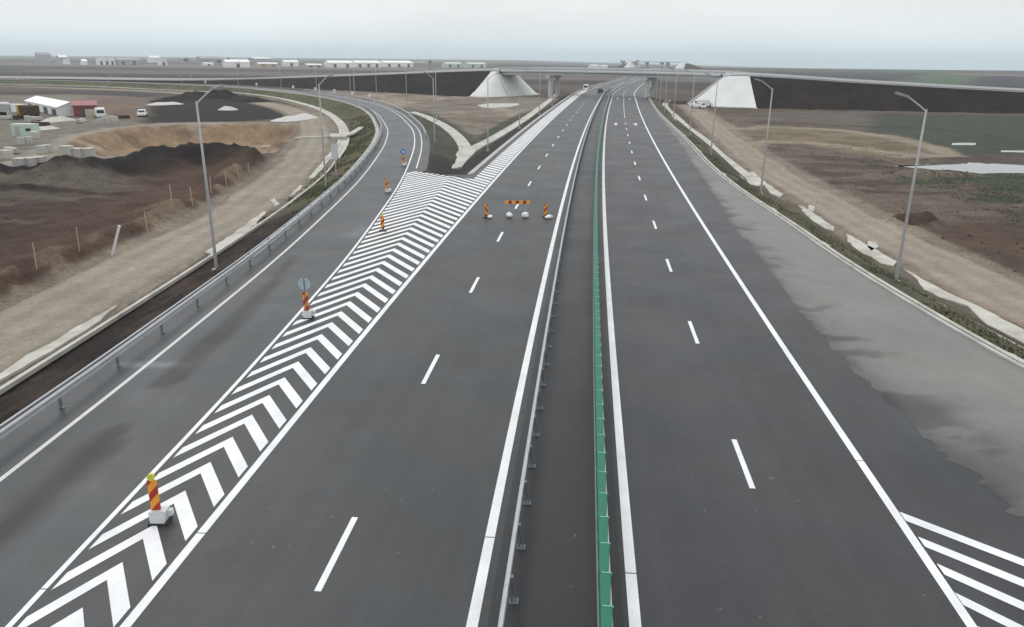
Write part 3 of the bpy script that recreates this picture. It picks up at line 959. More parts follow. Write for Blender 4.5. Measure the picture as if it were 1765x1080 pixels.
S80 = MW.sy(80.4)
O_M0, O_M1 = -3.3, -0.25                                  # median strip
left_cw = MB()
for (a, b_, s0, s1, ds, nx) in ((lambda s: e_off(s) - 0.5, O_M0, 0, S80, 1.0, 6), (O_K, O_M0, S80, MW.sy(420), 2.5, 4), (O_K, O_M0, MW.sy(420), MW.L, 20, 2)):
    r = ribbon(MW, a, b_, s0, s1, ds, nx)
    left_cw.add(r.v, r.f)
left_cw.add([(p[0], p[1], 0) for p in NOSE], [(0, 1, 2)])
CW_L = structure(left_cw.build('left_carriageway', M['asph_l']), 'dark new asphalt of the carriageway closed off by the striped barrier')
set_uv(CW_L, MW, 0)
mb = ribbon(MW, O_M0, O_M1, 0, MW.sy(420), 2.0, 2)
r = ribbon(MW, O_M0, O_M1, MW.sy(420), MW.L, 20, 1)
mb.add(r.v, r.f)
MED = structure(mb.build('median_strip', M['asph_m']), 'near-black asphalt strip between the two carriageways')
set_uv(MED, MW, 0)
mb = ribbon(MW, O_M1, re_off, 0, MW.sy(420), 1.5, 8)
r = ribbon(MW, O_M1, re_off, MW.sy(420), MW.L, 20, 2)
mb.add(r.v, r.f)
CW_R = structure(mb.build('right_carriageway', M['asph_r']), 'dark asphalt of the open two-lane carriageway with dashes and arrows')
set_uv(CW_R, MW, 0)

# slip road
def ramp_right(s):
    y = float(np.interp(s, RAMP.s, RAMP.p[:, 1]))
    return float(np.interp(y, [80.4, 84.5], [O_E, 4.4]))
def ramp_left(s):
    y = float(np.interp(s, RAMP.s, RAMP.p[:, 1]))
    return float(np.interp(y, [44, 46], [-4.0, O_GUT0]))
mb = ribbon(RAMP, ramp_left, ramp_right, 0, RAMP.sy(230), 0.5, 16, 0.003)
r = ribbon(RAMP, O_GUT0, ramp_right, RAMP.sy(230), RAMP.L, 3.0, 4, 0.003)
mb.add(r.v, r.f)
SLIP = structure(mb.build('slip_road', M['asph_ramp']), 'grey asphalt slip road curving away from the motorway, stained with damp')
set_uv(SLIP, RAMP, 0)
WET = [([(-13.69, 15.96), (-13.96, 17.73), (-13.93, 19.26), (-13.98, 21.18), (-13.88, 22.75), (-13.11, 23.37), (-12.51, 21.74), (-12.82, 20.38), (-12.91, 18.67), (-12.97, 17.15), (-13.05, 16.32), (-13.09, 15.08)], 0.12, 0.28),
       ([(-13.95, 26.03), (-13.88, 28.42), (-14.03, 30.50), (-13.65, 34.37), (-13.74, 39.20), (-14.14, 46.56), (-13.48, 46.29), (-12.85, 38.27), (-12.72, 32.91), (-12.88, 28.94), (-12.76, 26.60)], 0.25, 0.16),
       ([(-14.70, 18.88), (-14.79, 21.62), (-14.28, 19.84), (-14.32, 18.29)], 0.6, 0.5)]
PALE = [([(-16.17, 28.74), (-14.77, 28.65), (-13.40, 28.80), (-13.23, 28.44), (-14.60, 28.28), (-15.99, 28.37)], 2.3, 0.08), ([(-12.09, 52.46), (-11.35, 55.41), (-10.39, 54.44), (-11.10, 51.58)], 1.9, 0.4), ([(-15.25, 26.65), (-15.55, 34.58), (-15.27, 41.20), (-14.62, 41.22), (-14.13, 31.07), (-13.84, 25.12)], 1.45, 0.8)]
def ramp_stain(x, y):
    c = np.ones(x.shape)
    for P, k, soft in WET + PALE:
        w = sstep(soft, -soft, poly_sd(P, x, y) + 0.5 * soft * (fbm(x * 1.5, y * 0.7, 3.0) - 0.5) * 2)
        c = c * (1 - w) + c * k * w
    edge = x - np.interp(y, RAMP.p[:, 1], RAMP.p[:, 0])
    c = c * (1 - 0.18 * sstep(-2.1, -3.3, edge) * (y < 120))
    return np.stack([c, c, c * (0.99 + 0.01 * c)], -1)
stain_attr(SLIP, ramp_stain)

# dusty older paving along the open carriageway, its inner edge ragged
JAG = Path([(34.97, 193.96), (26.87, 130.19), (21.34, 88.84), (18.43, 67.84), (16.73, 56.19), (16.08, 48.91), (15.38, 43.19), (14.88, 38.28), (14.40, 34.12), (14.20, 30.24), (14.13, 27.30), (13.99, 24.63), (13.95, 22.54), (14.22, 20.33), (14.35, 18.17)] [::-1], 0.35)
jx = JAG.p[np.argsort(JAG.p[:, 1])]
yy = np.arange(18.2, 185, 0.22)
mb = MB()
vs, fs = [], []
NXO = 22
for j, y in enumerate(yy):
    x0 = float(np.interp(y, jx[:, 1], jx[:, 0]))
    x1 = float(np.interp(y, RE.p[:, 1], RE.p[:, 0]))
    amp = float(np.interp(y, [18, 21, 24, 45, 120], [0.9, 0.6, 0.30, 0.14, 0.10]))
    w = float(fbm(np.array(y * 0.9), np.array(3.3), 12.0, 4)) - 0.5
    w += 0.5 * (float(vnoise(np.array(y * 3.1), np.array(1.7), 18.0)) - 0.5)
    w += 1.1 * max(0.0, float(vnoise(np.array(y * 1.3), np.array(7.7), 8.0)) - 0.62) * (1 if y < 70 else 0.4)
    x0 = x0 + amp * w * 1.7
    for k in range(NXO + 1):
        vs.append((x0 + (x1 - x0) * k / NXO, y, 0.004))
for j in range(len(yy) - 1):
    for k in range(NXO):
        q = j * (NXO + 1) + k
        fs.append((q, q + 1, q + NXO + 2, q + NXO + 1))
mb.add(vs, fs)
OLD = structure(mb.build('paved_shoulder', M['old']), 'pale dusty paved strip widening beside the open carriageway')
set_uv(OLD, RE, 0)
def old_stain(x, y):
    x0 = np.interp(y, jx[:, 1], jx[:, 0])
    x1 = np.interp(y, RE.p[:, 1], RE.p[:, 0])
    u = (x - x0) / np.maximum(x1 - x0, 0.1)
    c = np.ones(x.shape)
    # dark tongues of wet asphalt reaching in from the joint, broad grey damp zones
    tong = fbm(x * 0.26, y * 0.62, 5.0, 5)
    w = sstep(0.555, 0.58, tong) * sstep(0.42, 0.10, u + 0.25 * (fbm(x * 0.8, y * 2.0, 19.0) - 0.5))
    c = c * (1 - 0.52 * w)
    c = c * (1 - 0.20 * sstep(0.34, 0.05, u))
    c = c * (1 - 0.28 * sstep(0.10, 0.0, u + 0.10 * (fbm(x * 1.2, y * 1.2, 23.0) - 0.5)))
    c = c * (1 - 0.20 * sstep(0.45, 0.60, fbm(x * 0.12, y * 0.16, 6.0)) * sstep(0.75, 0.25, u))
    c = c * (1 - 0.45 * sstep(0.10, 0.0, u) * sstep(0.35, 0.6, fbm(x * 0.5, y * 0.8, 9.0)))
    c = c * (1 - 0.35 * sstep(60, 140, y) * (1 - 0.5 * sstep(0.5, 0.6, fbm(x * 0.2, y * 0.05, 10.0))))
    c = c * (1 - 0.35 * sstep(24.5, 20.5, y) * sstep(0.40, 0.52, fbm(x * 0.35, y * 0.45, 15.0)))
    return np.stack([c, c, c * 1.0], -1) * np.array([1.0, 1.0, 0.985]) * 1.0
stain_attr(OLD, old_stain)

# ------------------------------------------------------------------ painted markings (parts of the road they lie on)
print('markings')
def line(path, o, w, s0, s1, parent, name='edge_line', mt='paint', breaks=(), ds=1.5):
    cuts = [s0] + [b for bb in breaks for b in (bb - 0.018, bb + 0.018)] + [s1]
    for k in range(0, len(cuts), 2):
        near_end = min(cuts[k + 1], path.sy(260) if path is MW else cuts[k + 1])
        mb = ribbon(path, o - w / 2, o + w / 2, cuts[k], near_end, ds, 1, 0.008)
        if cuts[k + 1] > near_end + 1:
            r = ribbon(path, o - w / 2, o + w / 2, near_end, cuts[k + 1], 8.0, 1, 0.008)
            mb.add(r.v, r.f)
        mb.build(name, M[mt], parent)
SM1 = MW.sy(1200)
line(MW, O_D, 0.24, 2, SM1, CW_L, breaks=(MW.sy(17.05 + O_D * 0.0915),))
line(MW, O_A, 0.26, 2, SM1, CW_L, breaks=(MW.sy(16.98 + O_A * 0.0915),))
line(MW, O_B, 0.27, 2, SM1, CW_R, breaks=(MW.sy(15.56),))
line(MW, O_C, 0.24, 2, SM1, CW_R, breaks=(MW.sy(21.2 + O_C * 0.0915),))
line(RAMP, O_E, 0.15, 2, RAMP.sy(330), SLIP, breaks=(RAMP.sy(14.85),))
line(RAMP, O_LL, 0.17, 2, RAMP.sy(330), SLIP, mt='paint_old')
line(RAMP, 3.2, 0.13, RAMP.sy(86.5), RAMP.sy(300), SLIP)

def lane_dashes(o, y0, parent, n):
    s = MW.sy(y0 + o * 0.0915) - 24.12
    for k in range(n):
        a = s + 12.06 * k
        if a < 3:
            continue
        ribbon(MW, o - 0.085, o + 0.085, a, a + 3.05, 1.6, 1, 0.008).build('lane_dash', M['paint'], parent)
lane_dashes(O_L, 14.8, CW_L, 27)
lane_dashes(O_R, 19.5, CW_R, 14)
ribbon(MW, O_R - 0.07, O_R + 0.07, MW.sy(168), MW.sy(330), 3, 1, 0.008).build('centre_line', M['paint_old'], CW_R)

# direction arrows far down the open carriageway
def arrow(o, y0):
    mb = MB()
    s = MW.sy(y0 + o * 0.12)
    P = [(-0.12, 0), (0.12, 0), (0.12, 3.4), (0.55, 3.4), (0, 6.2), (-0.55, 3.4), (-0.12, 3.4)]
    mb.add([MW.at(s + b, o + a, 0.008) for a, b in P], [(0, 1, 2, 6), (5, 6, 2, 3, 4)])
    mb.build('direction_arrow', M['paint'], CW_R)
for o in (1.9, 5.7):
    arrow(o, 148)
    arrow(o, 247)

# chevron hatching in the gore, then slanted bars along the closed edge of the carriageway
PITCHC, BAR, SL = 1.645, 0.68, 1.66
def xE(y):
    return float(np.interp(y, RAMP.p[:, 1], RAMP.p[:, 0])) + O_E + 0.20
def xD(y):
    return float(np.interp(y, MW.p[:, 1], MW.p[:, 0])) + O_D * 1.004 - 0.24
def xK(y):
    return float(np.interp(y, MW.p[:, 1], MW.p[:, 0])) + O_K * 1.004 + 0.55
def apex_x(y):
    return 0.5 * (xE(y) + xD(y))
def walk(x, y, side, lim):
    """follow the bar from (x, y) until it meets the boundary line"""
    lo, hi = 0.0, 20.0
    for _ in range(40):
        m = 0.5 * (lo + hi)
        xx, yv = x + side * m, y - SL * m
        hit = xx < lim(yv) if side < 0 else xx > lim(yv)
        if hit:
            hi = m
        else:
            lo = m
    return (x + side * lo, y - SL * lo)
def clip_half(P, a, b, c):
    """keep the part of polygon P where a*x + b*y <= c"""
    o = []
    for k in range(len(P)):
        p, q = P[k], P[(k + 1) % len(P)]
        dp, dq = a * p[0] + b * p[1] - c, a * q[0] + b * q[1] - c
        if dp <= 0:
            o.append(p)
        if dp * dq < 0:
            t_ = dp / (dp - dq)
            o.append((p[0] + (q[0] - p[0]) * t_, p[1] + (q[1] - p[1]) * t_))
    return o
nk = 0
ya = 14.17 - 2 * PITCHC
far_bars = MB()
(x1_, y1_), (x2_, y2_) = (-5.4, 80.0), (-11.9, 85.2)
na, nb = -(y2_ - y1_), (x2_ - x1_)
nlen = math.hypot(na, nb)
na, nb = na / nlen, nb / nlen
if na * -8 + nb * 60 - (na * x1_ + nb * y1_) > 0:
    na, nb = -na, -nb
ncst = na * x1_ + nb * y1_
while ya < 300:
    ax, ay = apex_x(ya), ya
    BARN = float(np.interp(ya, [35, 85], [BAR, 0.92]))
    bx_, by_ = apex_x(ya - BARN), ya - BARN
    if ya < 92:
        la, lb = walk(ax, ay, -1, xE), walk(bx_, by_, -1, xE)
        ra, rb = walk(ax, ay, 1, xD), walk(bx_, by_, 1, xD)
        polys = [[la, lb, (bx_, by_), (ax, ay)], [(ax, ay), (bx_, by_), rb, ra]]
        polys = [clip_half(P, na, nb, ncst) for P in polys]
        polys = [P for P in polys if len(P) >= 3]
        # the right-hand arm of a bar past the nose runs on beside the kerb
        mb = MB()
        for P in polys:
            mb.add([(x, y, 0.008) for x, y in P], [tuple(range(len(P)))])
        if mb.v:
            mb.build('chevron_bar', M['paint'], CW_L)
    ya += PITCHC
# slanted bars beside the kerb beyond the nose
ya = 80.6
k = 0
while ya < 330:
    BAR2 = float(np.interp(ya, [80, 110], [0.92, 1.12]))
    p0 = (xK(ya), ya)
    q0 = (xK(ya - BAR2), ya - BAR2)
    if 80.0 < ya:
        ra, rb = walk(*p0, 1, xD), walk(*q0, 1, xD)
        P = [p0, q0, rb, ra]
        if ya < 90:                     # leave what the chevrons already cover
            P = clip_half(P, -na, -nb, -ncst + 0.0)
        if len(P) >= 3:
            tgt = far_bars if ya > 170 else MB()
            tgt.add([(x, y, 0.008) for x, y in P], [tuple(range(len(P)))])
            if tgt is not far_bars:
                tgt.build('hatch_bar', M['paint'], CW_L)
    ya += PITCHC
stuff(far_bars.build('hatch_bar', M['paint'], CW_L))

# bars at the near right
HB = [(10.95, 18.35), (13.12, 16.25), (10.88, 17.18), (12.61, 15.45), (10.78, 16.05), (12.08, 14.63), (10.63, 14.96), (11.56, 13.83)]
for k in range(6):
    if k < 4:
        p, q = Vector(HB[2 * k]), Vector(HB[2 * k + 1])
    else:
        st = (Vector(HB[6]) - Vector(HB[0])) / 3
        p, q = Vector(HB[0]) + st * k, Vector(HB[1]) + st * k
    d = (q - p).normalized()
    e = p + d * 9.0
    dn = Vector((0, -0.44))
    sl = Vector((-0.02, 0))
    mb = MB()
    mb.add([(p.x, p.y, 0.009), (p.x - 0.04, p.y + dn.y, 0.009), (e.x, e.y + dn.y, 0.009), (e.x, e.y, 0.009)], [(0, 1, 2, 3)])
    mb.build('hatch_bar', M['paint'], CW_R)

# ------------------------------------------------------------------ kerbs and gutters
print('kerbs')
mb = MB()
mb.sweep(RAMP, [(O_GUT0, -0.15), (O_GUT0, 0.05), (O_GUT0 - 0.12, 0.06), (O_GUT0 - 0.2, 0.012), (O_GUT1, 0.03), (O_GUT1, -0.15)], RAMP.sy(46), RAMP.sy(300), 2.0)
structure(mb.build('gutter_left', M['conc_kerb']), 'pale concrete gutter along the outside of the slip road')
mb = MB()
mb.sweep(MW, [(O_K, -0.15), (O_K, 0.13), (O_K - 0.18, 0.14), (O_K - 0.30, 0.03), (O_K - 0.62, 0.05), (O_K - 0.62, -0.15)], MW.sy(81), MW.sy(420), 2.0)
structure(mb.build('kerb_left', M['conc_kerb']), 'pale concrete kerb between the hatched bars and the dark gore soil')
# double kerb line on the right, with short spillways down the verge
kr = thing('kerb', 'double pale concrete kerb along the dusty paved strip, with spillways to the verge', 'kerb')
kr_a, kr_b = MB(), MB()
s_k1 = RE.sy(420)
kr_a.sweep(RE, [(0.0, -0.15), (0.0, 0.08), (0.04, 0.10), (0.15, 0.10), (0.15, -0.15)], 0, s_k1, 2.0)
kr_a.build('kerb_stone', M['conc_kerb'], kr)
kr_b.sweep(RE, [(0.44, -0.3), (0.44, 0.02), (0.66, 0.03), (0.72, -0.3)], 0, s_k1, 2.0)
kr_b.build('gutter', M['conc'], kr)
for k, y in enumerate((30.2, 51.5, 64.5, 85, 108, 131)):
    s = RE.sy(y)
    mb = MB()
    mb.add([RE.at(s - 0.9, 0.32, 0.075), RE.at(s + 0.9, 0.32, 0.075), RE.at(s + 0.35, 1.5, -0.22), RE.at(s - 0.35, 1.5, -0.22),
            RE.at(s - 0.9, 0.32, -0.2), RE.at(s + 0.9, 0.32, -0.2), RE.at(s + 0.35, 1.5, -0.6), RE.at(s - 0.35, 1.5, -0.6)],
           [(0, 1, 2, 3), (4, 7, 6, 5), (0, 4, 5, 1), (1, 5, 6, 2), (2, 6, 7, 3), (3, 7, 4, 0)])
    mb.build('spillway', M['conc'], kr)

# ------------------------------------------------------------------ dirt tracks
print('tracks')
def dirt_track(path, w0, w1, s0, s1, name, label, c_mid, c_edge, seed):
    n = int((s1 - s0) / 0.9)
    nx = 18
    vs, fs, cs = [], [], []
    for j in range(n + 1):
        s = s0 + (s1 - s0) * j / n
        jl = (float(fbm(np.array(s * 0.12), np.array(seed), seed)) - 0.5) * 1.6
        jr = (float(fbm(np.array(s * 0.12), np.array(seed + 4), seed + 2)) - 0.5) * 1.6
        for k in range(nx + 1):
            u = k / nx
            o = (-w0 + jl) + (w0 + w1 - jl + jr) * u
            p = path.at(s, o)
            lift = 0.05 * math.sin(math.pi * u) + 0.03
            e = min(u, 1 - u)
            vs.append((p.x, p.y, ground_z(p.x, p.y) + lift - (0.10 if e < 0.01 else 0)))
            r = 1.0 - 0.14 * math.exp(-((u - 0.33) / 0.09) ** 2) - 0.13 * math.exp(-((u - 0.68) / 0.09) ** 2)
            w = min(1.0, e / 0.16)
            w = max(0.0, min(1.0, w + 0.5 * (float(vnoise(np.array(p.x * 0.8), np.array(p.y * 0.4), seed)) - 0.5)))
            cs.append([(c_edge[q] * (1 - w) + c_mid[q] * w) * r for q in range(3)] + [1.0])
    w_ = nx + 1
    for j in range(n):
        for k in range(nx):
            q = j * w_ + k
            fs.append((q, q + 1, q + w_ + 1, q + w_))
    mb = MB()
    mb.add(vs, fs)
    o = mb.build(name, M['dirt'], smooth=True)
    a = o.data.color_attributes.new('col', 'FLOAT_COLOR', 'POINT')
    a.data.foreach_set('color', np.array(cs, np.float32).reshape(-1))
    return structure(o, label)
dirt_track(LTR, 2.9, 3.0, 40, LTR.L - 20, 'dirt_road_left', 'pale clay service track below the slip road', (0.290, 0.255, 0.206), (0.195, 0.162, 0.126), 3.0)
dirt_track(RTR, 2.5, 2.6, 40, RTR.L - 4, 'dirt_road_right', 'pale clay service track beside the dusty paved strip', (0.290, 0.252, 0.204), (0.190, 0.154, 0.119), 8.0)

# ------------------------------------------------------------------ concrete drains along the verge foot
print('drains')
def channel(path, s0, s1, name, label, w=0.16):
    t_ = thing(name, label, 'drain')
    mb = MB()
    n = int((s1 - s0) / 2.0)
    prof = [(-w, 0.0), (w, 0.0), (w, 0.20), (-w, 0.20)]
    vs, fs = [], []
    for j in range(n + 1):
        s = s0 + (s1 - s0) * j / n
        p0 = path.at(s)
        gz = -1.22
        for o, z in prof:
            p = path.at(s, o)
            vs.append((p.x, p.y, gz + z))
    for j in range(n):
        for k in range(4):
            a, b_ = j * 4 + k, j * 4 + (k + 1) % 4
            fs.append((a, a + 4, b_ + 4, b_))
    fs += [(0, 1, 2, 3), (n * 4 + 3, n * 4 + 2, n * 4 + 1, n * 4)]
    mb.add(vs, fs)
    mb.build('drain_edge', M['conc'], t_)
    return t_
def slab(t_, P, z=-1.10, th=0.3, name='drain_slab'):
    """a poured concrete apron, outline in metres"""
    Q = []
    for k in range(len(P)):
        a, b_ = Vector(P[k]), Vector(P[(k + 1) % len(P)])
        m_ = max(1, int((b_ - a).length / 0.55))
        for q in range(m_):
            p = a.lerp(b_, q / m_)
            Q.append((p.x + 0.20 * (float(vnoise(np.array(p.x * 1.9), np.array(p.y * 1.3), 3.0)) - 0.5), p.y + 0.34 * (float(vnoise(np.array(p.x * 1.6), np.array(p.y * 1.1), 5.0)) - 0.5)))
    P = Q
    mb = MB()
    n = len(P)
    mb.add([(x, y, z) for x, y in P] + [(x, y, z - th) for x, y in P],
           [tuple(range(n)), tuple(range(2 * n - 1, n - 1, -1))] + [(k, n + k, n + (k + 1) % n, (k + 1) % n) for k in range(n)])
    return mb.build(name, M['conc'], t_)
dl = channel(LCH, 40, LCH.sy(118), 'drain_channel', 'thin concrete drain with broken aprons between the clay track and the slip road', 0.11)
for P in ([(-22.19, 27.93), (-21.69, 29.35), (-21.54, 31.43), (-21.39, 32.65), (-21.42, 34.67), (-21.46, 36.92), (-21.77, 39.54), (-21.89, 39.33), (-22.00, 36.81), (-22.12, 34.41), (-22.23, 32.26), (-22.17, 30.09), (-22.34, 28.16)],
          [(-21.68, 51.56), (-20.89, 51.09), (-20.86, 54.79), (-21.16, 61.01), (-21.93, 66.72), (-22.22, 66.17), (-21.87, 60.30), (-21.65, 54.57)], [(-23.30, 72.21), (-23.20, 73.18), (-21.90, 70.14), (-21.93, 68.96)],
          [(-23.29, 85.98), (-22.71, 86.01), (-23.81, 96.21), (-25.24, 106.28), (-26.49, 111.72), (-26.34, 108.90), (-24.79, 97.80)],
          [(-21.93, 73.89), (-21.99, 76.62), (-22.57, 81.04), (-22.94, 81.02), (-22.45, 76.59)]):
    slab(dl, P)
dc = thing('drain_channel', 'curving concrete drain with a junction box where the cross culvert meets it', 'drain')
wide = Path([tuple(p) for p in [(-24.51, 103.76), (-26.46, 117.84), (-28.63, 130.05), (-32.43, 147.30), (-38.11, 167.92), (-45.73, 190.76), (-54.53, 212.70), (-70.96, 246.08), (-88.24, 274.06), (-105.66, 294.02), (-127.86, 305.12), (-148.18, 317.91), (-185.02, 342.01), (-224.95, 354.15), (-261.96, 360.20)]], 1.5)
mb = MB()
mb.sweep(wide, [(-0.9, -0.3), (-0.9, 0.02), (-0.55, 0.04), (-0.35, -0.12), (0.35, -0.12), (0.55, 0.04), (0.9, 0.02), (0.9, -0.3)], 0, wide.L, 3.0)
mb.v = [(x, y, z - 1.05) for x, y, z in mb.v]
mb.build('drain_lining', M['conc'], dc)
jb = [(-29.90, 131.40)][0]
MB().box((jb[0], jb[1], -0.95), (2.6, 6.0, 0.6), 0.25).build('junction_box', M['conc'], dc)
for a, b_ in (([(-36.52, 128.84), (-30.61, 132.34)], 0.45), ([(-28.81, 129.53), (-28.28, 134.61), (-28.85, 147.09)], 0.5)):
    for k in range(len(a) - 1):
        p, q = Vector(a[k]), Vector(a[k + 1])
        d = (q - p)
        MB().box(((p.x + q.x) / 2, (p.y + q.y) / 2, -0.98 + (0.25 if a[0][0] > -32 else 0)), (d.length, b_ * 2, 0.3), math.atan2(d.y, d.x)).build('culvert', M['conc'], dc)
dr = channel(RCH, 25, RCH.sy(60), 'drain_channel', 'thin concrete drain with pale aprons between the olive verge and the clay track', 0.13)
for P in ([(26.20, 48.71), (26.20, 47.56), (26.16, 45.67), (26.20, 43.07), (26.31, 42.04), (26.48, 41.16), (26.52, 40.11), (26.52, 38.52), (26.55, 36.86), (26.43, 31.20), (25.11, 29.42), (25.34, 34.97), (25.11, 37.73), (25.95, 40.93), (25.18, 42.46), (25.09, 43.87), (25.83, 46.45)],
          [(26.65, 59.29), (26.85, 58.87), (26.75, 55.33), (26.77, 54.24), (26.57, 50.70), (25.76, 49.59), (25.33, 50.19), (25.40, 52.12), (25.16, 53.47), (25.80, 56.82)], [(27.39, 56.88), (27.81, 56.32), (27.42, 54.99), (26.26, 53.87), (26.41, 54.95)],
          [(27.31, 71.96), (27.60, 71.37), (27.30, 67.94), (26.88, 61.93), (26.14, 60.56), (25.72, 61.43), (26.18, 65.77)], [(28.39, 72.01), (28.72, 71.42), (27.73, 69.06), (27.39, 69.61)],
          [(29.33, 94.41), (29.76, 93.94), (28.56, 85.17), (28.29, 81.56), (27.92, 77.86), (26.96, 76.43), (26.81, 78.52), (27.90, 83.90), (28.30, 89.07)]):
    slab(dr, P)
s_ = Path([tuple(p) for p in [(27.11, 83.86), (28.30, 96.95), (30.27, 114.62), (32.85, 133.55), (35.19, 156.79), (38.85, 185.69), (42.54, 216.46), (46.18, 239.11), (52.70, 267.30)]], 1.5)
mb = MB()
mb.sweep(s_, [(-0.8, -0.3), (-0.8, 0.03), (-0.3, -0.1), (0.3, -0.1), (0.9, 0.05), (0.9, -0.3)], 0, s_.L, 2.5)
mb.v = [(x, y, z - 1.05) for x, y, z in mb.v]
mb.build('drain_lining', M['conc'], dr)
# gore drain: two arms meeting in a fan
dg = thing('drain_channel', 'forked pale concrete drain spreading into a fan in the dark gore soil', 'drain')
armL = Path([tuple(p) for p in [(-26.05, 196.87), (-21.76, 185.09), (-17.85, 171.24), (-14.72, 159.25), (-11.70, 145.15), (-9.55, 133.25), (-7.75, 120.55), (-6.92, 111.35)]], 1.5)
armR = Path([tuple(p) for p in [(16.58, 302.79), (8.29, 226.60), (2.57, 177.04), (-1.67, 144.94), (-4.16, 127.90), (-5.68, 119.07), (-6.66, 111.37)]], 1.5)
for P_, wd in ((armL, 1.0), (armR, 0.9)):
    mb = MB()
    mb.sweep(P_, [(-wd, -0.3), (-wd, 0.03), (-0.3, -0.08), (0.3, -0.08), (wd, 0.03), (wd, -0.3)], 0, P_.L, 2.5)
    mb.v = [(x, y, z - 1.0) for x, y, z in mb.v]
    mb.build('drain_lining', M['conc'], dg)
slab(dg, [(-8.70, 125.18), (-7.64, 121.77), (-6.50, 117.74), (-5.65, 118.61), (-5.63, 111.02), (-6.17, 103.02), (-6.50, 96.07), (-7.50, 93.89), (-8.13, 95.43), (-7.61, 98.20), (-7.68, 105.44), (-8.19, 108.05), (-8.16, 112.27), (-7.47, 110.88), (-7.78, 116.84)], -0.95, name='fan_apron')

# ------------------------------------------------------------------ guardrails
print('rails')
def wbeam(side, o, z):
    """closed W-beam section, its corrugated face towards `side`"""
    f = [(0.0, 0.0), (0.075, 0.045), (0.075, 0.105), (0.012, 0.145), (0.012, 0.170), (0.075, 0.205), (0.075, 0.265), (0.0, 0.31)]
    a = [(o + side * x, z + q) for x, q in f]
    b_ = [(o + side * (x - 0.014), z + q) for x, q in f[::-1]]
    return a + b_
gl_ = thing('guardrail', 'galvanised steel guardrail on short posts along the outside of the slip road', 'guardrail')
MB().sweep(RAMP, wbeam(1, -3.14, 0.46), RAMP.sy(8), RAMP.sy(270), 2.0).build('rail_beam', M['zinc'], gl_)
MB().sweep(RAMP, [(-3.34, 0.74), (-3.34, 0.80), (-3.27, 0.80), (-3.27, 0.74)], RAMP.sy(8), RAMP.sy(270), 2.0).build('back_rail', M['zinc'], gl_)
post_l = MB().box((0, 0, 0.36), (0.10, 0.05, 0.84)).box((0.06, 0, 0.62), (0.08, 0.08, 0.22)).box((0.04, 0, 0.02), (0.17, 0.16, 0.03)).mesh('post', M['zinc_dk'])
far_posts = MB()
s = RAMP.sy(20.4)
k = 0
while s < RAMP.sy(255):
    p = RAMP.at(s, -3.26)
    if k < 36:
        link('post', post_l, gl_, p, RAMP.ang(s) - math.pi / 2)
    else:
        far_posts.box((p.x, p.y, 0.36), (0.10, 0.06, 0.84), RAMP.ang(s))
    s += 3.95
    k += 1
stuff(far_posts.build('post', M['zinc_dk'], gl_))
gr_ = thing('guardrail', 'galvanised guardrail on the inside of the curving slip road, opposite the gore', 'guardrail')
MB().sweep(RAMP, wbeam(-1, 3.9, 0.46), RAMP.sy(120), RAMP.sy(280), 2.5).build('rail_beam', M['zinc'], gr_)
for k in range(20):
    s = RAMP.sy(121) + 8 * k
    if s < RAMP.sy(278):
        link('post', post_l, gr_, RAMP.at(s, 3.98), RAMP.ang(s) + math.pi / 2)

gm = thing('guardrail', 'slim bright steel median guardrail beside the solid line of the closed carriageway', 'guardrail')
MB().sweep(MW, wbeam(-1, -2.90, 0.42), MW.sy(4), MW.sy(420), 2.5).build('rail_beam', M['zinc'], gm)
MB().sweep(MW, [(-2.93, 0.72), (-2.93, 0.755), (-2.87, 0.755), (-2.87, 0.72)], MW.sy(4), MW.sy(420), 2.5).build('top_rail', M['zinc'], gm)
post_m = MB().box((0, 0, 0.35), (0.06, 0.11, 0.72)).box((0.05, 0, 0.015), (0.22, 0.20, 0.03)).tube((0.10, 0.0, 0.02), (0.02, 0.0, 0.45), 0.022, n=6).mesh('post', M['zinc_dk'])
s = MW.sy(12.2)
far_posts = MB()
k = 0
while s < MW.sy(330):
    p = MW.at(s, -2.825)
    if k < 70:
        link('post', post_m, gm, p, MW.ang(s) - math.pi / 2)
    else:
        far_posts.box((p.x, p.y, 0.35), (0.11, 0.06, 0.72), MW.ang(s))
    s += 2.06
    k += 1
stuff(far_posts.build('post', M['zinc_dk'], gm))

# green anti-glare screen on a steel rail
gs = thing('glare_screen', 'long green plastic glare screen of short panels down the median', 'glare screen')
MB().sweep(MW, [(-0.68, 0.62), (-0.68, 0.98), (-0.585, 0.98), (-0.585, 0.62)], MW.sy(4), MW.sy(430), 2.5).build('steel_rail', M['white_metal'], gs)
MB().sweep(MW, wbeam(-1, -0.80, 0.45), MW.sy(4), MW.sy(430), 2.5).build('rail_beam', M['zinc_dk'], gs)
def panel_mesh():
    # slightly wedge-shaped in plan: the near end is narrower on the open-carriageway side
    h0, h1 = 0.55, 1.18
    mb = MB()
    near_, far_ = -0.53, 0.53
    plan = [(-0.13, near_), (0.085, near_), (0.130, far_), (-0.13, far_)]
    top = [(-0.118, near_), (0.075, near_), (0.120, far_), (-0.118, far_)]
    mb.add([(x, y, h0) for x, y in plan] + [(x, y, h1 - 0.03) for x, y in plan] + [(x, y, h1) for x, y in top],
           [(3, 2, 1, 0), (0, 1, 5, 4), (1, 2, 6, 5), (2, 3, 7, 6), (3, 0, 4, 7), (4, 5, 9, 8), (5, 6, 10, 9), (6, 7, 11, 10), (7, 4, 8, 11), (8, 9, 10, 11)])
    return mb.mesh('panel', M['green'])
pm = panel_mesh()
glint = MB().box((0.03, 0.0, 1.165), (0.24, 0.022, 0.05)).mesh('joint_glint', M['green_pale'])  # added pale strip, coloured as the light a panel's top edge catches
spost = MB().box((0, 0, 0.45), (0.07, 0.10, 0.9)).mesh('post', M['zinc_dk'])
s = MW.sy(7.5)
farp = MB()
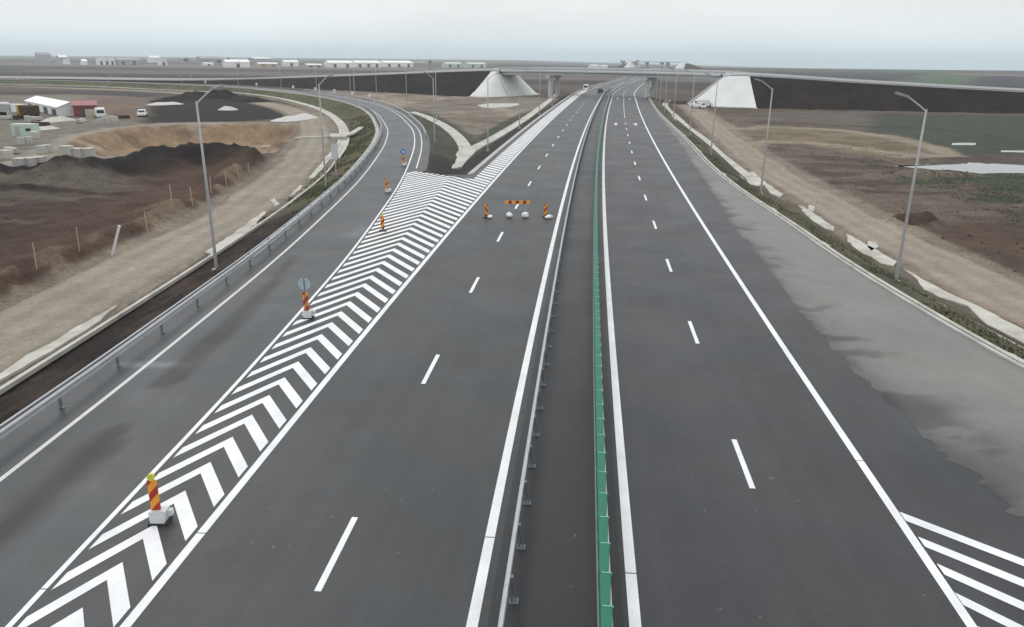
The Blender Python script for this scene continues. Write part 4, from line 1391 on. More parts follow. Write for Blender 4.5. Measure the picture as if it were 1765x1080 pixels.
k = 0
while s < MW.sy(430):
    c = s + 0.54
    a = MW.ang(c) - math.pi / 2
    p = MW.at(c, -0.72)
    if k < 150:
        po = link('panel', pm, gs, p, a + random.uniform(-0.012, 0.012))
        if k < 34:
            link('joint_glint', glint, gs, MW.at(s, -0.72), a)
        if k % 2 == 0:
            link('post', spost, gs, MW.at(s, -0.71), a)
        s += 1.085
    else:
        farp.box((p.x, p.y, 0.865), (0.25, 2.15, 0.63), a)
        s += 2.17
    k += 1
stuff(farp.build('panel', M['green'], gs))

# ------------------------------------------------------------------ delineator boards, sandbags, barrier
print('traffic control')
def bag_mesh(seed, sx=0.27, sy=0.20, sz=0.13):
    rnd = random.Random(seed)
    bm = bmesh.new()
    bmesh.ops.create_icosphere(bm, subdivisions=3, radius=1.0)
    ph = [rnd.uniform(0, 6) for _ in range(6)]
    for v in bm.verts:
        x, y, z = v.co
        k = 1 + 0.20 * math.sin(3 * x + ph[0]) * math.cos(2.3 * y + ph[1]) + 0.12 * math.sin(4.5 * x * y + ph[3]) + 0.06 * math.sin(6 * y + ph[2] + 3 * z)
        x = math.copysign(abs(x) ** 0.7, x) * k
        y = math.copysign(abs(y) ** 0.75, y) * k
        v.co = (x * sx, y * sy, max(z, -0.75) * sz * (1 - 0.35 * abs(x) ** 3) + 0.75 * sz)
    me_ = bpy.data.meshes.new('sandbag')
    bm.to_mesh(me_)
    bm.free()
    me_.materials.append(M['bag'])
    me_.polygons.foreach_set('use_smooth', [True] * len(me_.polygons))
    return me_

def board_mesh(mt, w=0.25, h=0.95):
    # slim board with rounded corners, standing on its foot
    mb = MB()
    P = []
    r = 0.04
    for cx, cz, a0 in ((w / 2 - r, r, -90), (w / 2 - r, h - r, 0), (-w / 2 + r, h - r, 90), (-w / 2 + r, r, 180)):
        for q in range(4):
            a = math.radians(a0 + 30 * q)
            P.append((cx + r * math.cos(a), cz + r * math.sin(a)))
    n = len(P)
    mb.add([(x, -0.02, z) for x, z in P] + [(x, 0.02, z) for x, z in P],
           [tuple(range(n)), tuple(range(2 * n - 1, n - 1, -1))] + [(k, n + k, n + (k + 1) % n, (k + 1) % n) for k in range(n)])
    return mb.mesh('board', M[mt])
BOARD, BOARD_R = board_mesh('board'), board_mesh('board_r')
def foot_mesh():
    # moulded white foot: wedge body with a dark rubber sole and a carrying lug
    mb = MB()
    mb.add([(-0.20, -0.17, 0.05), (0.18, -0.20, 0.05), (0.20, 0.17, 0.05), (-0.20, 0.17, 0.05), (-0.23, -0.12, 0.36), (0.23, -0.13, 0.38), (0.24, 0.14, 0.40), (-0.23, 0.14, 0.38)],
           [(3, 2, 1, 0), (4, 5, 6, 7), (0, 1, 5, 4), (1, 2, 6, 5), (2, 3, 7, 6), (3, 0, 4, 7)])
    mb.box((0.27, 0.06, 0.26), (0.14, 0.16, 0.16))
    return mb.mesh('foot', M['block'])
FOOT = foot_mesh()
SOLE = MB().box((0, 0, 0.03), (0.52, 0.40, 0.058)).mesh('sole', M['rubber'])
def lamp_mesh():
    mb = MB()
    mb.tube((0, -0.045, 0.10), (0, 0.045, 0.10), 0.095, n=16)
    mb.box((0, 0, 0.02), (0.10, 0.08, 0.06))
    return mb.mesh('lamp', M['lamp_y'])
LAMP = lamp_mesh()
def disc(name, r, th, mf, mback, z):
    mb = MB()
    n = 24
    vs = [(r * math.cos(2 * math.pi * k / n), -th, z + r * math.sin(2 * math.pi * k / n)) for k in range(n)] + [(r * math.cos(2 * math.pi * k / n), th, z + r * math.sin(2 * math.pi * k / n)) for k in range(n)]
    mb.add(vs, [tuple(range(n))], 0)
    mb.add(vs, [tuple(range(2 * n - 1, n - 1, -1))] + [(k, n + k, n + (k + 1) % n, (k + 1) % n) for k in range(n)], 1)
    return mb.mesh(name, [mf, mback])
DISC_BLUE = disc('sign_face', 0.30, 0.012, M['blue'], M['sign_back'], 0)
DISC_BACK = disc('sign_face', 0.30, 0.012, M['sign_back'], M['blue'], 0)
def arrow_mesh():
    mb = MB()
    P = [(-0.16, 0.10), (-0.10, 0.16), (0.06, 0.0), (0.06, 0.12), (0.15, 0.12), (0.15, -0.15), (-0.12, -0.15), (-0.12, -0.06), (0.0, -0.06)]
    mb.add([(x, -0.016, z) for x, z in P], [(0, 8, 2, 1), (8, 7, 6, 5), (8, 5, 4, 2), (2, 4, 3)][:3] + [(2, 4, 3)])
    return mb.mesh('sign_arrow', M['carwhite'])
ARROW = arrow_mesh()
def delineator(x, y, label, rz=0.0, lamp=False, sign=None, base='foot', group=None, zoff=0.20, rising=True):
    t_ = thing('delineator', label, 'delineator', (x, y, 0.008), rz, group)
    b_ = link('board', BOARD_R if rising else BOARD, t_, (0, 0, zoff))
    if base == 'foot':
        f = link('foot', FOOT, t_, (0.06, 0, 0))
        link('sole', SOLE, f)
    else:
        link('sole', SOLE, t_, (0, 0, 0))
        MB().box((0, 0.0, 0.12), (0.08, 0.08, 0.2)).build('stub', M['rubber'], t_)
    if lamp:
        link('lamp', LAMP, t_, (0, 0, zoff + 0.945))
    if sign:
        mb = MB().tube((0, 0.035 if sign == 'blue' else -0.035, 0.2), (0, 0.035 if sign == 'blue' else -0.035, zoff + 1.72), 0.024, n=8)
        mb.build('pole', M['zinc_dk'], t_)
        sf = link('sign_face', DISC_BLUE if sign == 'blue' else DISC_BACK, t_, (0, 0, zoff + 1.36))
        if sign == 'blue':
            link('sign_arrow', ARROW, sf)
    return t_
delineator(-9.55, 17.55, 'red and yellow board with round yellow lamp on a white foot among the chevron bars', 0.06, lamp=True, zoff=0.34)
delineator(-9.92, 34.5, 'red and yellow board with a pale round sign back on a pole, on a bar', 0.0, sign='back', zoff=0.36)
delineator(-9.45, 53.9, 'red and yellow board with yellow lamp and no white foot, beside the slip road line', 0.05, lamp=True, base='sole', zoff=0.15)
delineator(-11.75, 70.3, 'red striped board on a white foot at the slip road edge, no lamp or sign', 0.1, zoff=0.3)
delineator(-12.75, 88.6, 'red striped board carrying a round blue arrow sign at the nose of the gore', 0.1, sign='blue', zoff=0.3)
for x, y, lb, bx2, rzz in ((-2.10, 59.1, 'red and yellow board with a small white sandbag, on the chevron side of the barrier', 0.32, 0.05), (2.62, 59.5, 'red and yellow board with a long white sandbag, between the barrier and the solid line', 0.12, -0.05)):
    delineator(x, y, lb, rzz, base='sole', zoff=0.10, rising=x > 0)
tag(link('sandbag', bag_mesh(1), None, (-1.80, 59.0, 0.008), 1.2), 'small white sandbag leaning at the striped board nearest the chevron bars', 'sandbag', 'sandbags at the road closure')
tag(link('sandbag', bag_mesh(2, 0.34, 0.22, 0.17), None, (2.85, 59.0, 0.008), 0.5), 'long white sandbag at the striped board beside the solid line', 'sandbag', 'sandbags at the road closure')
tb = thing('traffic_barrier', 'low red and yellow barrier board on two thin legs, closing both lanes', 'barrier', (0.35, 59.45, 0.008))
MB().box((0, 0, 1.18), (2.05, 0.03, 0.26)).build('board', M['board_b'], tb)
for sx in (-0.62, 0.62):
    lg = MB().box((sx, 0.03, 0.55), (0.05, 0.03, 1.1)).build('leg', M['zinc'], tb)
    MB().box((sx, 0.03, 0.02), (0.06, 0.7, 0.04)).build('leg_foot', M['zinc_dk'], lg)
tag(link('sandbag', bag_mesh(3, 0.22, 0.32, 0.21), None, (-0.27, 59.25, 0.05), 0.1), 'plump white sandbag on the barrier leg nearer the chevron bars', 'sandbag', 'sandbags at the road closure')
tag(link('sandbag', bag_mesh(4, 0.32, 0.25, 0.22), None, (0.99, 59.25, 0.05), 0.6), 'slumped two-lobed white sandbag on the barrier leg nearer the solid line', 'sandbag', 'sandbags at the road closure')

# ------------------------------------------------------------------ lamp posts
print('lamps')
def lamp_post(hgt=9.95, arm=1.05, rise=0.62, label='', group=None):
    t_ = thing('lamp_post', label, 'lamp post', (0, 0, 0), 0, group)
    mb = MB()
    n = 10
    zs = [0.0, 0.05, 0.9, hgt * 0.5, hgt]
    rs = [0.105, 0.105, 0.10, 0.08, 0.058]
    vs, fs = [], []
    for z, r in zip(zs, rs):
        for k in range(n):
            vs.append((r * math.cos(2 * math.pi * k / n), r * math.sin(2 * math.pi * k / n), z))
    for j in range(len(zs) - 1):
        for k in range(n):
            fs.append((j * n + k, j * n + (k + 1) % n, (j + 1) * n + (k + 1) % n, (j + 1) * n + k))
    fs.append(tuple((len(zs) - 1) * n + k for k in range(n)))
    mb.add(vs, fs)
    mb.build('pole', M['pole'], t_, smooth=True)
    MB().box((0, 0, -0.1), (0.42, 0.42, 0.26)).build('base', M['conc'], t_)
    # arm leaves the pole along +x and rises
    mb = MB()
    pts = [(0, 0, hgt - 0.12), (arm * 0.28, 0, hgt + rise * 0.18), (arm * 0.65, 0, hgt + rise * 0.62), (arm, 0, hgt + rise)]
    for a, b_ in zip(pts[:-1], pts[1:]):
        mb.tube(a, b_, 0.045, 0.04, 8)
    mb.build('arm', M['pole'], t_)
    MB().add([(arm - 0.05, -0.11, hgt + rise - 0.05), (arm + 0.72, -0.15, hgt + rise + 0.16), (arm + 0.72, 0.15, hgt + rise + 0.16), (arm - 0.05, 0.11, hgt + rise - 0.05),
              (arm - 0.05, -0.07, hgt + rise + 0.07), (arm + 0.70, -0.11, hgt + rise + 0.26), (arm + 0.70, 0.11, hgt + rise + 0.26), (arm - 0.05, 0.07, hgt + rise + 0.07)],
             [(3, 2, 1, 0), (4, 5, 6, 7), (0, 1, 5, 4), (1, 2, 6, 5), (2, 3, 7, 6), (3, 0, 4, 7)]).build('lamp_head', M['zinc_dk'], t_)
    return t_
LP = []
def place_lamp(x, y, z, ang, label, group):
    if not LP:
        o = lamp_post()
        LP.append(o)
    else:
        o = copy_tree(LP[0])
    o.location = (x, y, z)
    o.rotation_euler = (0, 0, ang)
    tag(o, label, 'lamp post', group)
G1 = 'lamp posts on the olive verge'
LB1 = 'grey lamp post on the olive verge, %s counted from the dark wet patch'
place_lamp(22.98, 43.5, -0.45, math.pi - 0.75, 'grey steel lamp post standing over the dark wet patch in the olive verge', G1)
ORD = ('second', 'third', 'fourth', 'fifth', 'sixth', 'seventh', 'eighth', 'ninth', 'tenth')
for kk, (x, y) in enumerate(((24.5, 74.6), (26.85, 104.2), (31.0, 136))):
    place_lamp(x, y, -0.45, math.pi - 0.55, LB1 % ORD[kk], G1)
for k in range(5):
    y = 165 + 26 * k
    p = RE.at(RE.sy(y), 2.0)
    place_lamp(p.x, p.y, -0.5, math.pi - 0.55, LB1 % ORD[k + 3], G1)
G2 = 'lamp posts outside the slip road'
place_lamp(-18.2, 44.8, -0.45, 0.95, 'grey steel lamp post on the raw dark soil outside the slip road', G2)
place_lamp(-18.75, 75.6, -0.45, 0.95, 'grey steel lamp post beside the slip road gutter, next to the road sign', G2)
LB2 = 'grey lamp post outside the slip road bend, %s counted on from the road sign'
for kk, s0 in enumerate((118, 176, 215, 255, 300, 352, 410, 470, 540)):
    p = RAMP.at(RAMP.sy(75) + s0, -5.6)
    place_lamp(p.x, p.y, -0.6, RAMP.ang(RAMP.sy(75) + s0) - math.pi / 2 + 0.2, LB2 % (('first',) + ORD)[kk], G2)
G3 = 'lamp posts in the gore'
place_lamp(-12.0, 116.9, -0.8, 2.6, 'grey lamp post in the weedy soil between slip road and forked drain', G3)
place_lamp(-3.75, 112.5, -0.75, 0.1, 'grey lamp post in the dark soil between the forked drain and the motorway kerb', G3)
LB3 = 'grey lamp post by the motorway kerb, %s one on from the forked drain'
for kk, y in enumerate((147, 186, 222)):
    p = MW.at(MW.sy(y), O_K - 2.4)
    place_lamp(p.x, p.y, -0.6, 0.1, LB3 % ORD[kk], G3)
LB4 = 'grey lamp post inside the slip road bend, %s one on towards the dark embankment'
for kk, (x, y) in enumerate(((-19.6, 165), (-31.5, 206), (-44, 232), (-58, 262))):
    place_lamp(x + 3.0, y + 2.0, -0.9, 2.7, LB4 % ORD[kk], G3)
LB5 = 'thin lamp post along the bridge road, %s counted down from the crest'
G4 = 'lamp posts on the bridge road'
for kk, d in enumerate((-196, -240, -285, -330)):
    s = float(np.interp(-4 if d < 0 else 73.5, OVER.p[:, 0], OVER.s)) + d
    p = OVER.at(s, -5.4 if d < 0 else 5.4)
    place_lamp(p.x, p.y, p.z - 0.1, OVER.ang(s) + math.pi / 2 * (1 if d > 0 else -1), LB5 % (('first',) + ORD)[kk], G4)

# ------------------------------------------------------------------ fence posts along the clay track
fp = MB().box((0, 0, 0.85), (0.065, 0.065, 1.7)).mesh('fence_post', M['wood'])
FPX = [(-29.86, 85.92), (-29.61, 81.75), (-29.74, 78.30), (-29.60, 73.78), (-28.99, 67.75), (-29.29, 64.27), (-28.36, 57.46), (-29.35, 49.69), (-29.55, 45.21)]
FO = ('last', 'eighth', 'seventh', 'sixth', 'fifth', 'fourth', 'third', 'second', 'first')
for k, (x, y) in enumerate(FPX):
    o = link('fence_post', fp, None, (x, y, ground_z(x, y)), random.uniform(0, 1))
    o.rotation_euler = (random.uniform(-0.05, 0.05), random.uniform(-0.05, 0.05), 0.3 * k)
    tag(o, 'thin pale fence post on the spoil bank, %s in its row from the timber post' % FO[k], 'fence post', 'fence posts along the clay track')
x, y = [(-27.86, 50.87)][0]
o = MB().box((0, 0, 1.1), (0.16, 0.16, 2.5)).build('leaning_post', M['conc_white'])
o.location = (x, y, ground_z(x, y) - 0.1)
o.rotation_euler = (0.1, 0.36, 0.3)
tag(o, 'thick pale timber post leaning over at the track edge', 'post')

# road signs by the slip road
t_ = thing('road_sign', 'tall narrow road sign seen from behind, beside the slip road gutter', 'road sign', (-18.9, 81.0, ground_z(-18.9, 81.0)), 0.15)
MB().tube((0, 0, 0), (0, 0, 3.6), 0.05, n=8).build('pole', M['zinc'], t_)
MB().box((0, -0.05, 2.75), (0.7, 0.03, 1.5)).build('panel', M['conc_grey'], t_)
t0 = None
for k, s0 in enumerate((178, 196, 214, 232, 252, 282, 320)):
    s = RAMP.sy(75) + s0 - 20
    p = RAMP.at(s, 5.6)
    if t0 is None:
        t0 = thing('curve_sign', '', 'road sign')
        MB().tube((0, 0, 0), (0, 0, 1.9), 0.035, n=6).build('pole', M['zinc'], t0)
        MB().box((0, -0.04, 1.6), (0.75, 0.03, 0.95)).build('panel', M['white_metal'], t0)
        o = t0
    else:
        o = copy_tree(t0)
    o.location = (p.x, p.y, ground_z(p.x, p.y) - 0.03)
    o.rotation_euler = (0, 0, 0.2 + 0.08 * k)
    tag(o, 'small pale square sign on the bend before the dark embankment, %s from the gore' % (('first',) + ORD)[k], 'road sign', 'curve signs on the slip road bend')

# ------------------------------------------------------------------ overpass: embankments, road, bridge
print('overpass')
sA = float(np.interp(-3.0, OVER.p[:, 0], OVER.s))
sB = float(np.interp(67.7, OVER.p[:, 0], OVER.s))
HW = 5.6
def embank(s0, s1, name, label):
    vs, fs = [], []
    n = int((s1 - s0) / 3)
    for j in range(n + 1):
        s = s0 + (s1 - s0) * j / n
        p = OVER.at(s)
        h = max(0.15, p.z + 1.35)
        run = 1.5 * h
        for o, z in ((-HW - run, -1.5), (-HW - run * 0.66, p.z - h * 0.64 - 0.12), (-HW - run * 0.33, p.z - h * 0.32 - 0.12), (-HW, p.z - 0.12), (HW, p.z - 0.12),
                     (HW + run * 0.33, p.z - h * 0.32 - 0.12), (HW + run * 0.66, p.z - h * 0.64 - 0.12), (HW + run, -1.5)):
            q = OVER.at(s, o)
            w = 0.35 * (float(fbm(np.array(s * 0.2), np.array(o * 0.3), 17.0)) - 0.5) if abs(o) > HW + 0.1 else 0
            vs.append((q.x, q.y, z + w))
    for j in range(n):
        for k in range(7):
            a = j * 8 + k
            fs.append((a, a + 8, a + 9, a + 1))
    fs += [tuple(range(8)), tuple(n * 8 + k for k in range(7, -1, -1))]
    return structure(MB().add(vs, fs).build(name, M['soil_dark']), label)
embank(float(np.interp(-300, OVER.p[:, 0], OVER.s)), sA - 2.9, 'embankment_left', 'dark bare-soil embankment carrying the bridge road up behind the slip road')
embank(sB + 7.0, OVER.L, 'embankment_right', 'dark bare-soil embankment carrying the bridge road away behind the brown field')
for a, b_, lb in ((0, sA, 'grey bridge road running down its embankment behind the slip road'), (sB, OVER.L, 'grey bridge road running down its embankment behind the brown field')):
    o = structure(ribbon(OVER, -4.9, 4.9, a, b_, 3.0, 2, 0.0, thick=0.3).build('overpass_road', M['asph_over']), lb)
    gt_ = thing('guardrail', 'pale guardrail along the bridge road on the ' + ('embankment behind the slip road' if a == 0 else 'embankment behind the brown field'), 'guardrail')
    sd_ = a if a else b_
    s_lo, s_hi = (max(a, b_ - 330), b_) if a == 0 else (a, min(b_, a + 330))
    for o_ in (-5.1, 5.1):
        MB().sweep(OVER, [(o_ - 0.05, 0.35), (o_ - 0.05, 0.8), (o_ + 0.05, 0.8), (o_ + 0.05, 0.35)], s_lo, s_hi, 4.0).build('rail_beam', M['white_metal'], gt_)
    pst = MB().box((0, 0, 0.3), (0.08, 0.08, 0.9)).mesh('post', M['zinc_dk'])
    for o_ in (-5.1, 5.1):
        for k in range(int((s_hi - s_lo) / 8)):
            q = OVER.at(s_lo + 8 * k + 2, o_)
            link('post', pst, gt_, q)

br = thing('bridge', 'concrete road bridge over the motorway on two pairs of columns', 'bridge')
MB().sweep(OVER, [(-5.6, -0.30), (-5.6, 0.12), (-4.9, 0.14), (-4.9, 0.0), (4.9, 0.0), (4.9, 0.14), (5.6, 0.12), (5.6, -0.30)], sA - 1.5, sB + 1.5, 3.0).build('deck', M['conc_grey'], br)
for o_ in (-3.9, -1.3, 1.3, 3.9):
    MB().sweep(OVER, [(o_ - 0.75, -0.31), (o_ - 0.75, -0.5), (o_ - 0.35, -0.75), (o_ - 0.35, -1.45), (o_ + 0.35, -1.45), (o_ + 0.35, -0.75), (o_ + 0.75, -0.5), (o_ + 0.75, -0.31)], sA - 0.5, sB + 0.5, 3.0).build('girder', M['conc_grey'], br)
for o_ in (-5.45, 5.45):
    rl = MB()
    rl.sweep(OVER, [(o_ - 0.04, 0.98), (o_ - 0.04, 1.08), (o_ + 0.04, 1.08), (o_ + 0.04, 0.98)], sA - 1.5, sB + 1.5, 3.0)
    rail = rl.build('railing', M['white_metal'], br)
    rl = MB()
    rl.sweep(OVER, [(o_ * 0.93 - 0.04, 0.45), (o_ * 0.93 - 0.04, 0.78), (o_ * 0.93 + 0.04, 0.78), (o_ * 0.93 + 0.04, 0.45)], sA - 1.5, sB + 1.5, 3.0)
    rl.build('crash_rail', M['zinc'], br)
    bal = MB()
    n = int((sB - sA) / 0.5)
    for k in range(n):
        q = OVER.at(sA + 0.5 * k, o_)
        bal.box((q.x, q.y, q.z + 0.55), (0.05, 0.05, 0.9))
    stuff(bal.build('baluster', M['white_metal'], rail))
def pier(s):
    t2 = []
    a = OVER.ang(s)
    c = OVER.at(s)
    cap_z = c.z - 1.46
    cp = MB().box((0, 0, cap_z - 0.5), (1.5, 9.4, 1.0), 0).build('pier_cap', M['conc_grey'], br)
    cp.location = (c.x, c.y, 0)
    cp.rotation_euler = (0, 0, a)
    for o_ in (-2.7, 2.7):
        q = OVER.at(s, o_)
        cl = MB().tube((q.x, q.y, -1.4), (q.x, q.y, cap_z - 0.99), 0.75, n=20).build('column', M['conc_grey'], br, smooth=False)
    for o_ in (-3.9, -1.3, 1.3, 3.9):
        q = OVER.at(s, o_)
        MB().box((q.x, q.y, cap_z + 0.0), (0.5, 0.5, 0.03)).build('bearing', M['conc_dark'], br)
L_ = sB - sA
pier(sA + 0.245 * L_)
pier(sA + 0.685 * L_)
def abutment(sp, sgn, label, back=7.5, spread=0.0, fr=0.72):
    """white lined cone at the end of the embankment; sgn=+1: bridge lies towards growing s"""
    P = OVER.at(sp)
    a = OVER.ang(sp)
    u = Vector((math.cos(a), math.sin(a), 0)) * sgn
    v = Vector((-math.sin(a), math.cos(a), 0))
    zt, zb = P.z - 0.32, -1.40
    run = 1.5 * (P.z + 1.35) + 0.2
    frun = run * fr
    t2 = thing('abutment', label, 'abutment')
    tops, bots = [], []
    for side in (1, -1):
        cor = Vector((P.x, P.y, 0)) + v * HW * side
        seq = []
        for k in range(4):
            b0 = cor - u * (back * (1 - k / 3))
            seq.append((b0, b0 + v * side * run - u * (spread * (1 - k / 3))))
        for k in range(1, 11):
            ph = math.pi / 2 * k / 10
            seq.append((cor, cor + v * side * (math.cos(ph) * run) + u * (math.sin(ph) * frun)))
        if side == -1:
            seq = seq[::-1]
        for tp, bt in seq:
            tops.append(tp)
            bots.append(bt)
    rows = 6
    vs, fs = [], []
    n = len(tops)
    for j in range(rows + 1):
        q = j / rows
        for tp, bt in zip(tops, bots):
            w = tp.lerp(bt, q)
            flare = 0.06 * (q - 1) * q * run
            vs.append((w.x, w.y, zt + (zb - zt) * q + flare * 0.6 + 0.08 * (1 - q)))
    for j in range(rows):
        for k in range(n - 1):
            fs.append((j * n + k, j * n + k + 1, (j + 1) * n + k + 1, (j + 1) * n + k))
    c0, c1, c2, c3 = (tops[0], tops[3], tops[n - 4], tops[n - 1])
    b_i = len(vs)
    vs += [(q.x, q.y, zt - 0.02) for q in (c0, c1, c2, c3)]
    fs.append((b_i, b_i + 1, b_i + 2, b_i + 3))
    mb = MB().add(vs, fs)
    mb.build('slope_lining', M['conc_white'], t2)
    # seat wall under the girders; dark-coloured boxes stand for shade in the deck-end gap
    w = MB().box((0, 0, zt - 0.6), (1.2, 11.0, 2.2)).build('seat_wall', M['conc_grey'], t2)
    w.location = (P.x - u.x * 0.4, P.y - u.y * 0.4, 0)
    w.rotation_euler = (0, 0, a)
    for side in (1, -1):
        g_ = MB().box((0, 0, P.z - 0.75), (0.5, 0.35, 1.9)).build('dark_gap_box', M['conc_dark'], t2)
        q = Vector((P.x, P.y, 0)) + v * side * (HW + 0.1) + u * 1.0
        g_.location = (q.x, q.y, 0)
        g_.rotation_euler = (0, 0, a)
    # toe beam round the foot
    tb_ = MB()
    for k in range(n - 1):
        p0, p1 = bots[k], bots[k + 1]
        d = p1 - p0
        if d.length > 0.05:
            tb_.box(((p0.x + p1.x) / 2, (p0.y + p1.y) / 2, -1.2), (d.length + 0.1, 0.5, 0.5), math.atan2(d.y, d.x))
    tb_.build('toe_beam', M['conc_white'], t2)
    # stair down the side of the cone
    st_ = MB()
    for k in range(26):
        q = k / 26
        cor = Vector((P.x, P.y, 0)) - v * HW + u * 0.0
        w_ = cor.lerp(cor - v * (0.2 * run) + u * (0.98 * frun + 0.6), q)
        st_.box((w_.x, w_.y, zt + (zb - zt) * q + 0.10), (0.55, 1.1, 0.34), a - 0.9 * sgn)
    st_.build('stair', M['conc_grey'], t2)
    return t2
abutment(sA, 1, 'white concrete-lined cone carrying the bridge end beside the slip road embankment', 3.2, 0.0, 0.50)
abutment(sB, -1, 'white concrete-lined cone carrying the bridge end where the white cars are parked', 7.5, 6.0)

# a second bridge far along the motorway
far = thing('bridge', 'tiny distant bridge between two pale cones on the horizon', 'bridge')
b0, b1 = Vector((200, 1345, 0)), Vector((266, 1245, 0))
d = (b1 - b0).normalized()
nrm = Vector((-d.y, d.x, 0))
ang = math.atan2(d.y, d.x)
for e, sg in ((b0, -1), (b1, 1)):
    mb = MB()
    n = 12
    mb.add([(e.x + 6 * math.cos(2 * math.pi * k / n), e.y + 6 * math.sin(2 * math.pi * k / n), 8.0) for k in range(n)] + [(e.x + 15 * math.cos(2 * math.pi * k / n), e.y + 15 * math.sin(2 * math.pi * k / n), -1.5) for k in range(n)],
           [tuple(range(n))] + [(k, n + k, n + (k + 1) % n, (k + 1) % n) for k in range(n)])
    mb.build('cone', M['conc_white'], far)
    o = MB().add([(-6, -6, 8.1), (6, -6, 8.1), (6, 6, 8.1), (-6, 6, 8.1)], [(0, 1, 2, 3)])
    e2 = e + d * sg * 45
    for_ = MB()
    vs = []
    for p, z, hw_ in ((e, 8.1, 3.5), (e2, -1.3, 3.5)):
        for o_, zz in ((-hw_ - (z + 1.5) * 0.9, -1.5), (-hw_, z), (hw_, z), (hw_ + (z + 1.5) * 0.9, -1.5)):
            q = p + nrm * o_
            vs.append((q.x, q.y, zz))
    for_.add(vs, [(0, 4, 5, 1), (1, 5, 6, 2), (2, 6, 7, 3), (4, 7, 6, 5), (0, 1, 2, 3)])
    for_.build('bank', M['soil_brown'], far)
c = (b0 + b1) / 2
dk = MB().box((0, 0, 8.2), ((b1 - b0).length + 4, 11, 1.6)).build('deck', M['conc_grey'], far)
dk.location = (c.x, c.y, 0)
dk.rotation_euler = (0, 0, ang)
for q in (0.3, 0.7):
    p = b0.lerp(b1, q)
    MB().box((p.x, p.y, 3.0), (1.2, 7, 9), ang).build('column', M['conc_grey'], far)

# concrete slab lying on the brown ground near the left cone
P = [(-10.72, 226.55), (-7.14, 236.00), (1.28, 237.33), (1.93, 231.39), (-0.93, 219.74), (-5.67, 213.84), (-8.62, 215.98)]
mb = MB()
n = len(P)
mb.add([(x, y, -0.95) for x, y in P] + [(x, y, -1.4) for x, y in P], [tuple(range(n)), tuple(range(2 * n - 1, n - 1, -1))] + [(k, n + k, n + (k + 1) % n, (k + 1) % n) for k in range(n)])
tag(mb.build('concrete_slab', M['conc']), 'pale flat patch of concrete on brown ground before the white cone', 'slab')

# ------------------------------------------------------------------ vehicles
print('vehicles')
def car(name, x, y, z, rz, body, label, cat, kind='car', L=4.4, W=1.8, H=1.5, group=None):
    t_ = thing(name, label, cat, (x, y, z), rz, group)
    if kind == 'car':
        prof = [(-L / 2, 0.32), (-L / 2, 0.78), (-L * 0.44, 0.92), (-L * 0.36, H - 0.06), (-L * 0.22, H), (L * 0.08, H), (L * 0.24, 0.96), (L * 0.44, 0.84), (L / 2, 0.66), (L / 2, 0.32)]
        roof = {3, 4, 5}
    else:
        prof = [(-L / 2, 0.36), (-L / 2, H - 0.15), (-L * 0.46, H), (L * 0.22, H), (L * 0.36, 1.15), (L * 0.48, 0.98), (L / 2, 0.8), (L / 2, 0.36)]
        roof = {1, 2, 3}
    m_ = len(prof)
    mb = MB()
    vs = []
    for sd_ in (-1, 1):
        for k, (px_, pz) in enumerate(prof):
            w = W / 2 * (0.80 if k in roof and kind == 'car' else 0.92 if k in roof else 1.0)
            vs.append((px_, sd_ * w, pz))
    mb.add(vs, [tuple(range(m_)), tuple(range(2 * m_ - 1, m_ - 1, -1))] + [(k, m_ + k, m_ + (k + 1) % m_, (k + 1) % m_) for k in range(m_)])
    mb.build('body', body, t_)
    g_ = MB()
    if kind == 'car':
        rear = [(-L * 0.435, 0.95), (-L * 0.365, H - 0.10)]
        front = [(L * 0.235, 0.98), (L * 0.09, H - 0.03)]
    else:
        rear = [(-L / 2, 1.1), (-L / 2, H - 0.35)]
        front = [(L * 0.355, 1.18), (L * 0.235, H - 0.06)]
    for nm, pr_, off in (('rear_window', rear, -0.02), ('windscreen', front, 0.02)):
        (xa, za), (xb, zb_) = pr_
        MB().add([(xa + off, -W * 0.38, za), (xa + off, W * 0.38, za), (xb + off, W * 0.34, zb_), (xb + off, -W * 0.34, zb_)], [(0, 1, 2, 3)]).build(nm, M['glass'], t_)
    for sd_ in (-1, 1):
        MB().add([(-L * 0.30, sd_ * W * 0.475, 0.97), (L * 0.16, sd_ * W * 0.475, 0.97), (L * 0.05, sd_ * W * 0.425, H - 0.1), (-L * 0.26, sd_ * W * 0.425, H - 0.1)], [(0, 1, 2, 3)]).build('side_window', M['glass'], t_)
        for px_ in (-L * 0.30, L * 0.31):
            MB().tube((px_, sd_ * (W / 2 - 0.2), 0.33), (px_, sd_ * (W / 2 + 0.02), 0.33), 0.33, n=16).build('wheel', M['tyre'], t_)
    return t_
a1 = MW.ang(MW.sy(292))
p = MW.at(MW.sy(292), O_A - 1.3)
car('car', p.x, p.y, 0.0, a1, M['black'], 'black car driving away under the bridge, beside the green screen', 'car', L=4.6, H=1.7, W=1.95)
p = MW.at(MW.sy(316), O_D - 1.1)
car('van', p.x, p.y, 0.0, a1, M['carwhite'], 'white van halted on the hatched edge under the bridge', 'van', 'van', 5.2, 2.0, 2.2)
p = MW.at(MW.sy(332), O_D - 1.0)
car('car', p.x, p.y, 0.0, a1, M['shed_grey'], 'grey car on the hatched edge just beyond the white van', 'car', L=4.3, H=1.5)
car('car', 52.6, 223, ground_z(52.6, 223) + 0.1, 2.2, M['carwhite'], 'white car parked on the clay track before the lined cone', 'car', L=4.5, H=1.55)
car('pickup', 55.5, 228.5, ground_z(55.5, 228.5) + 0.15, 0.2, M['carwhite'], 'pale van parked at the foot of the white lined cone', 'van', 'van', 5.0, 1.95, 2.0)

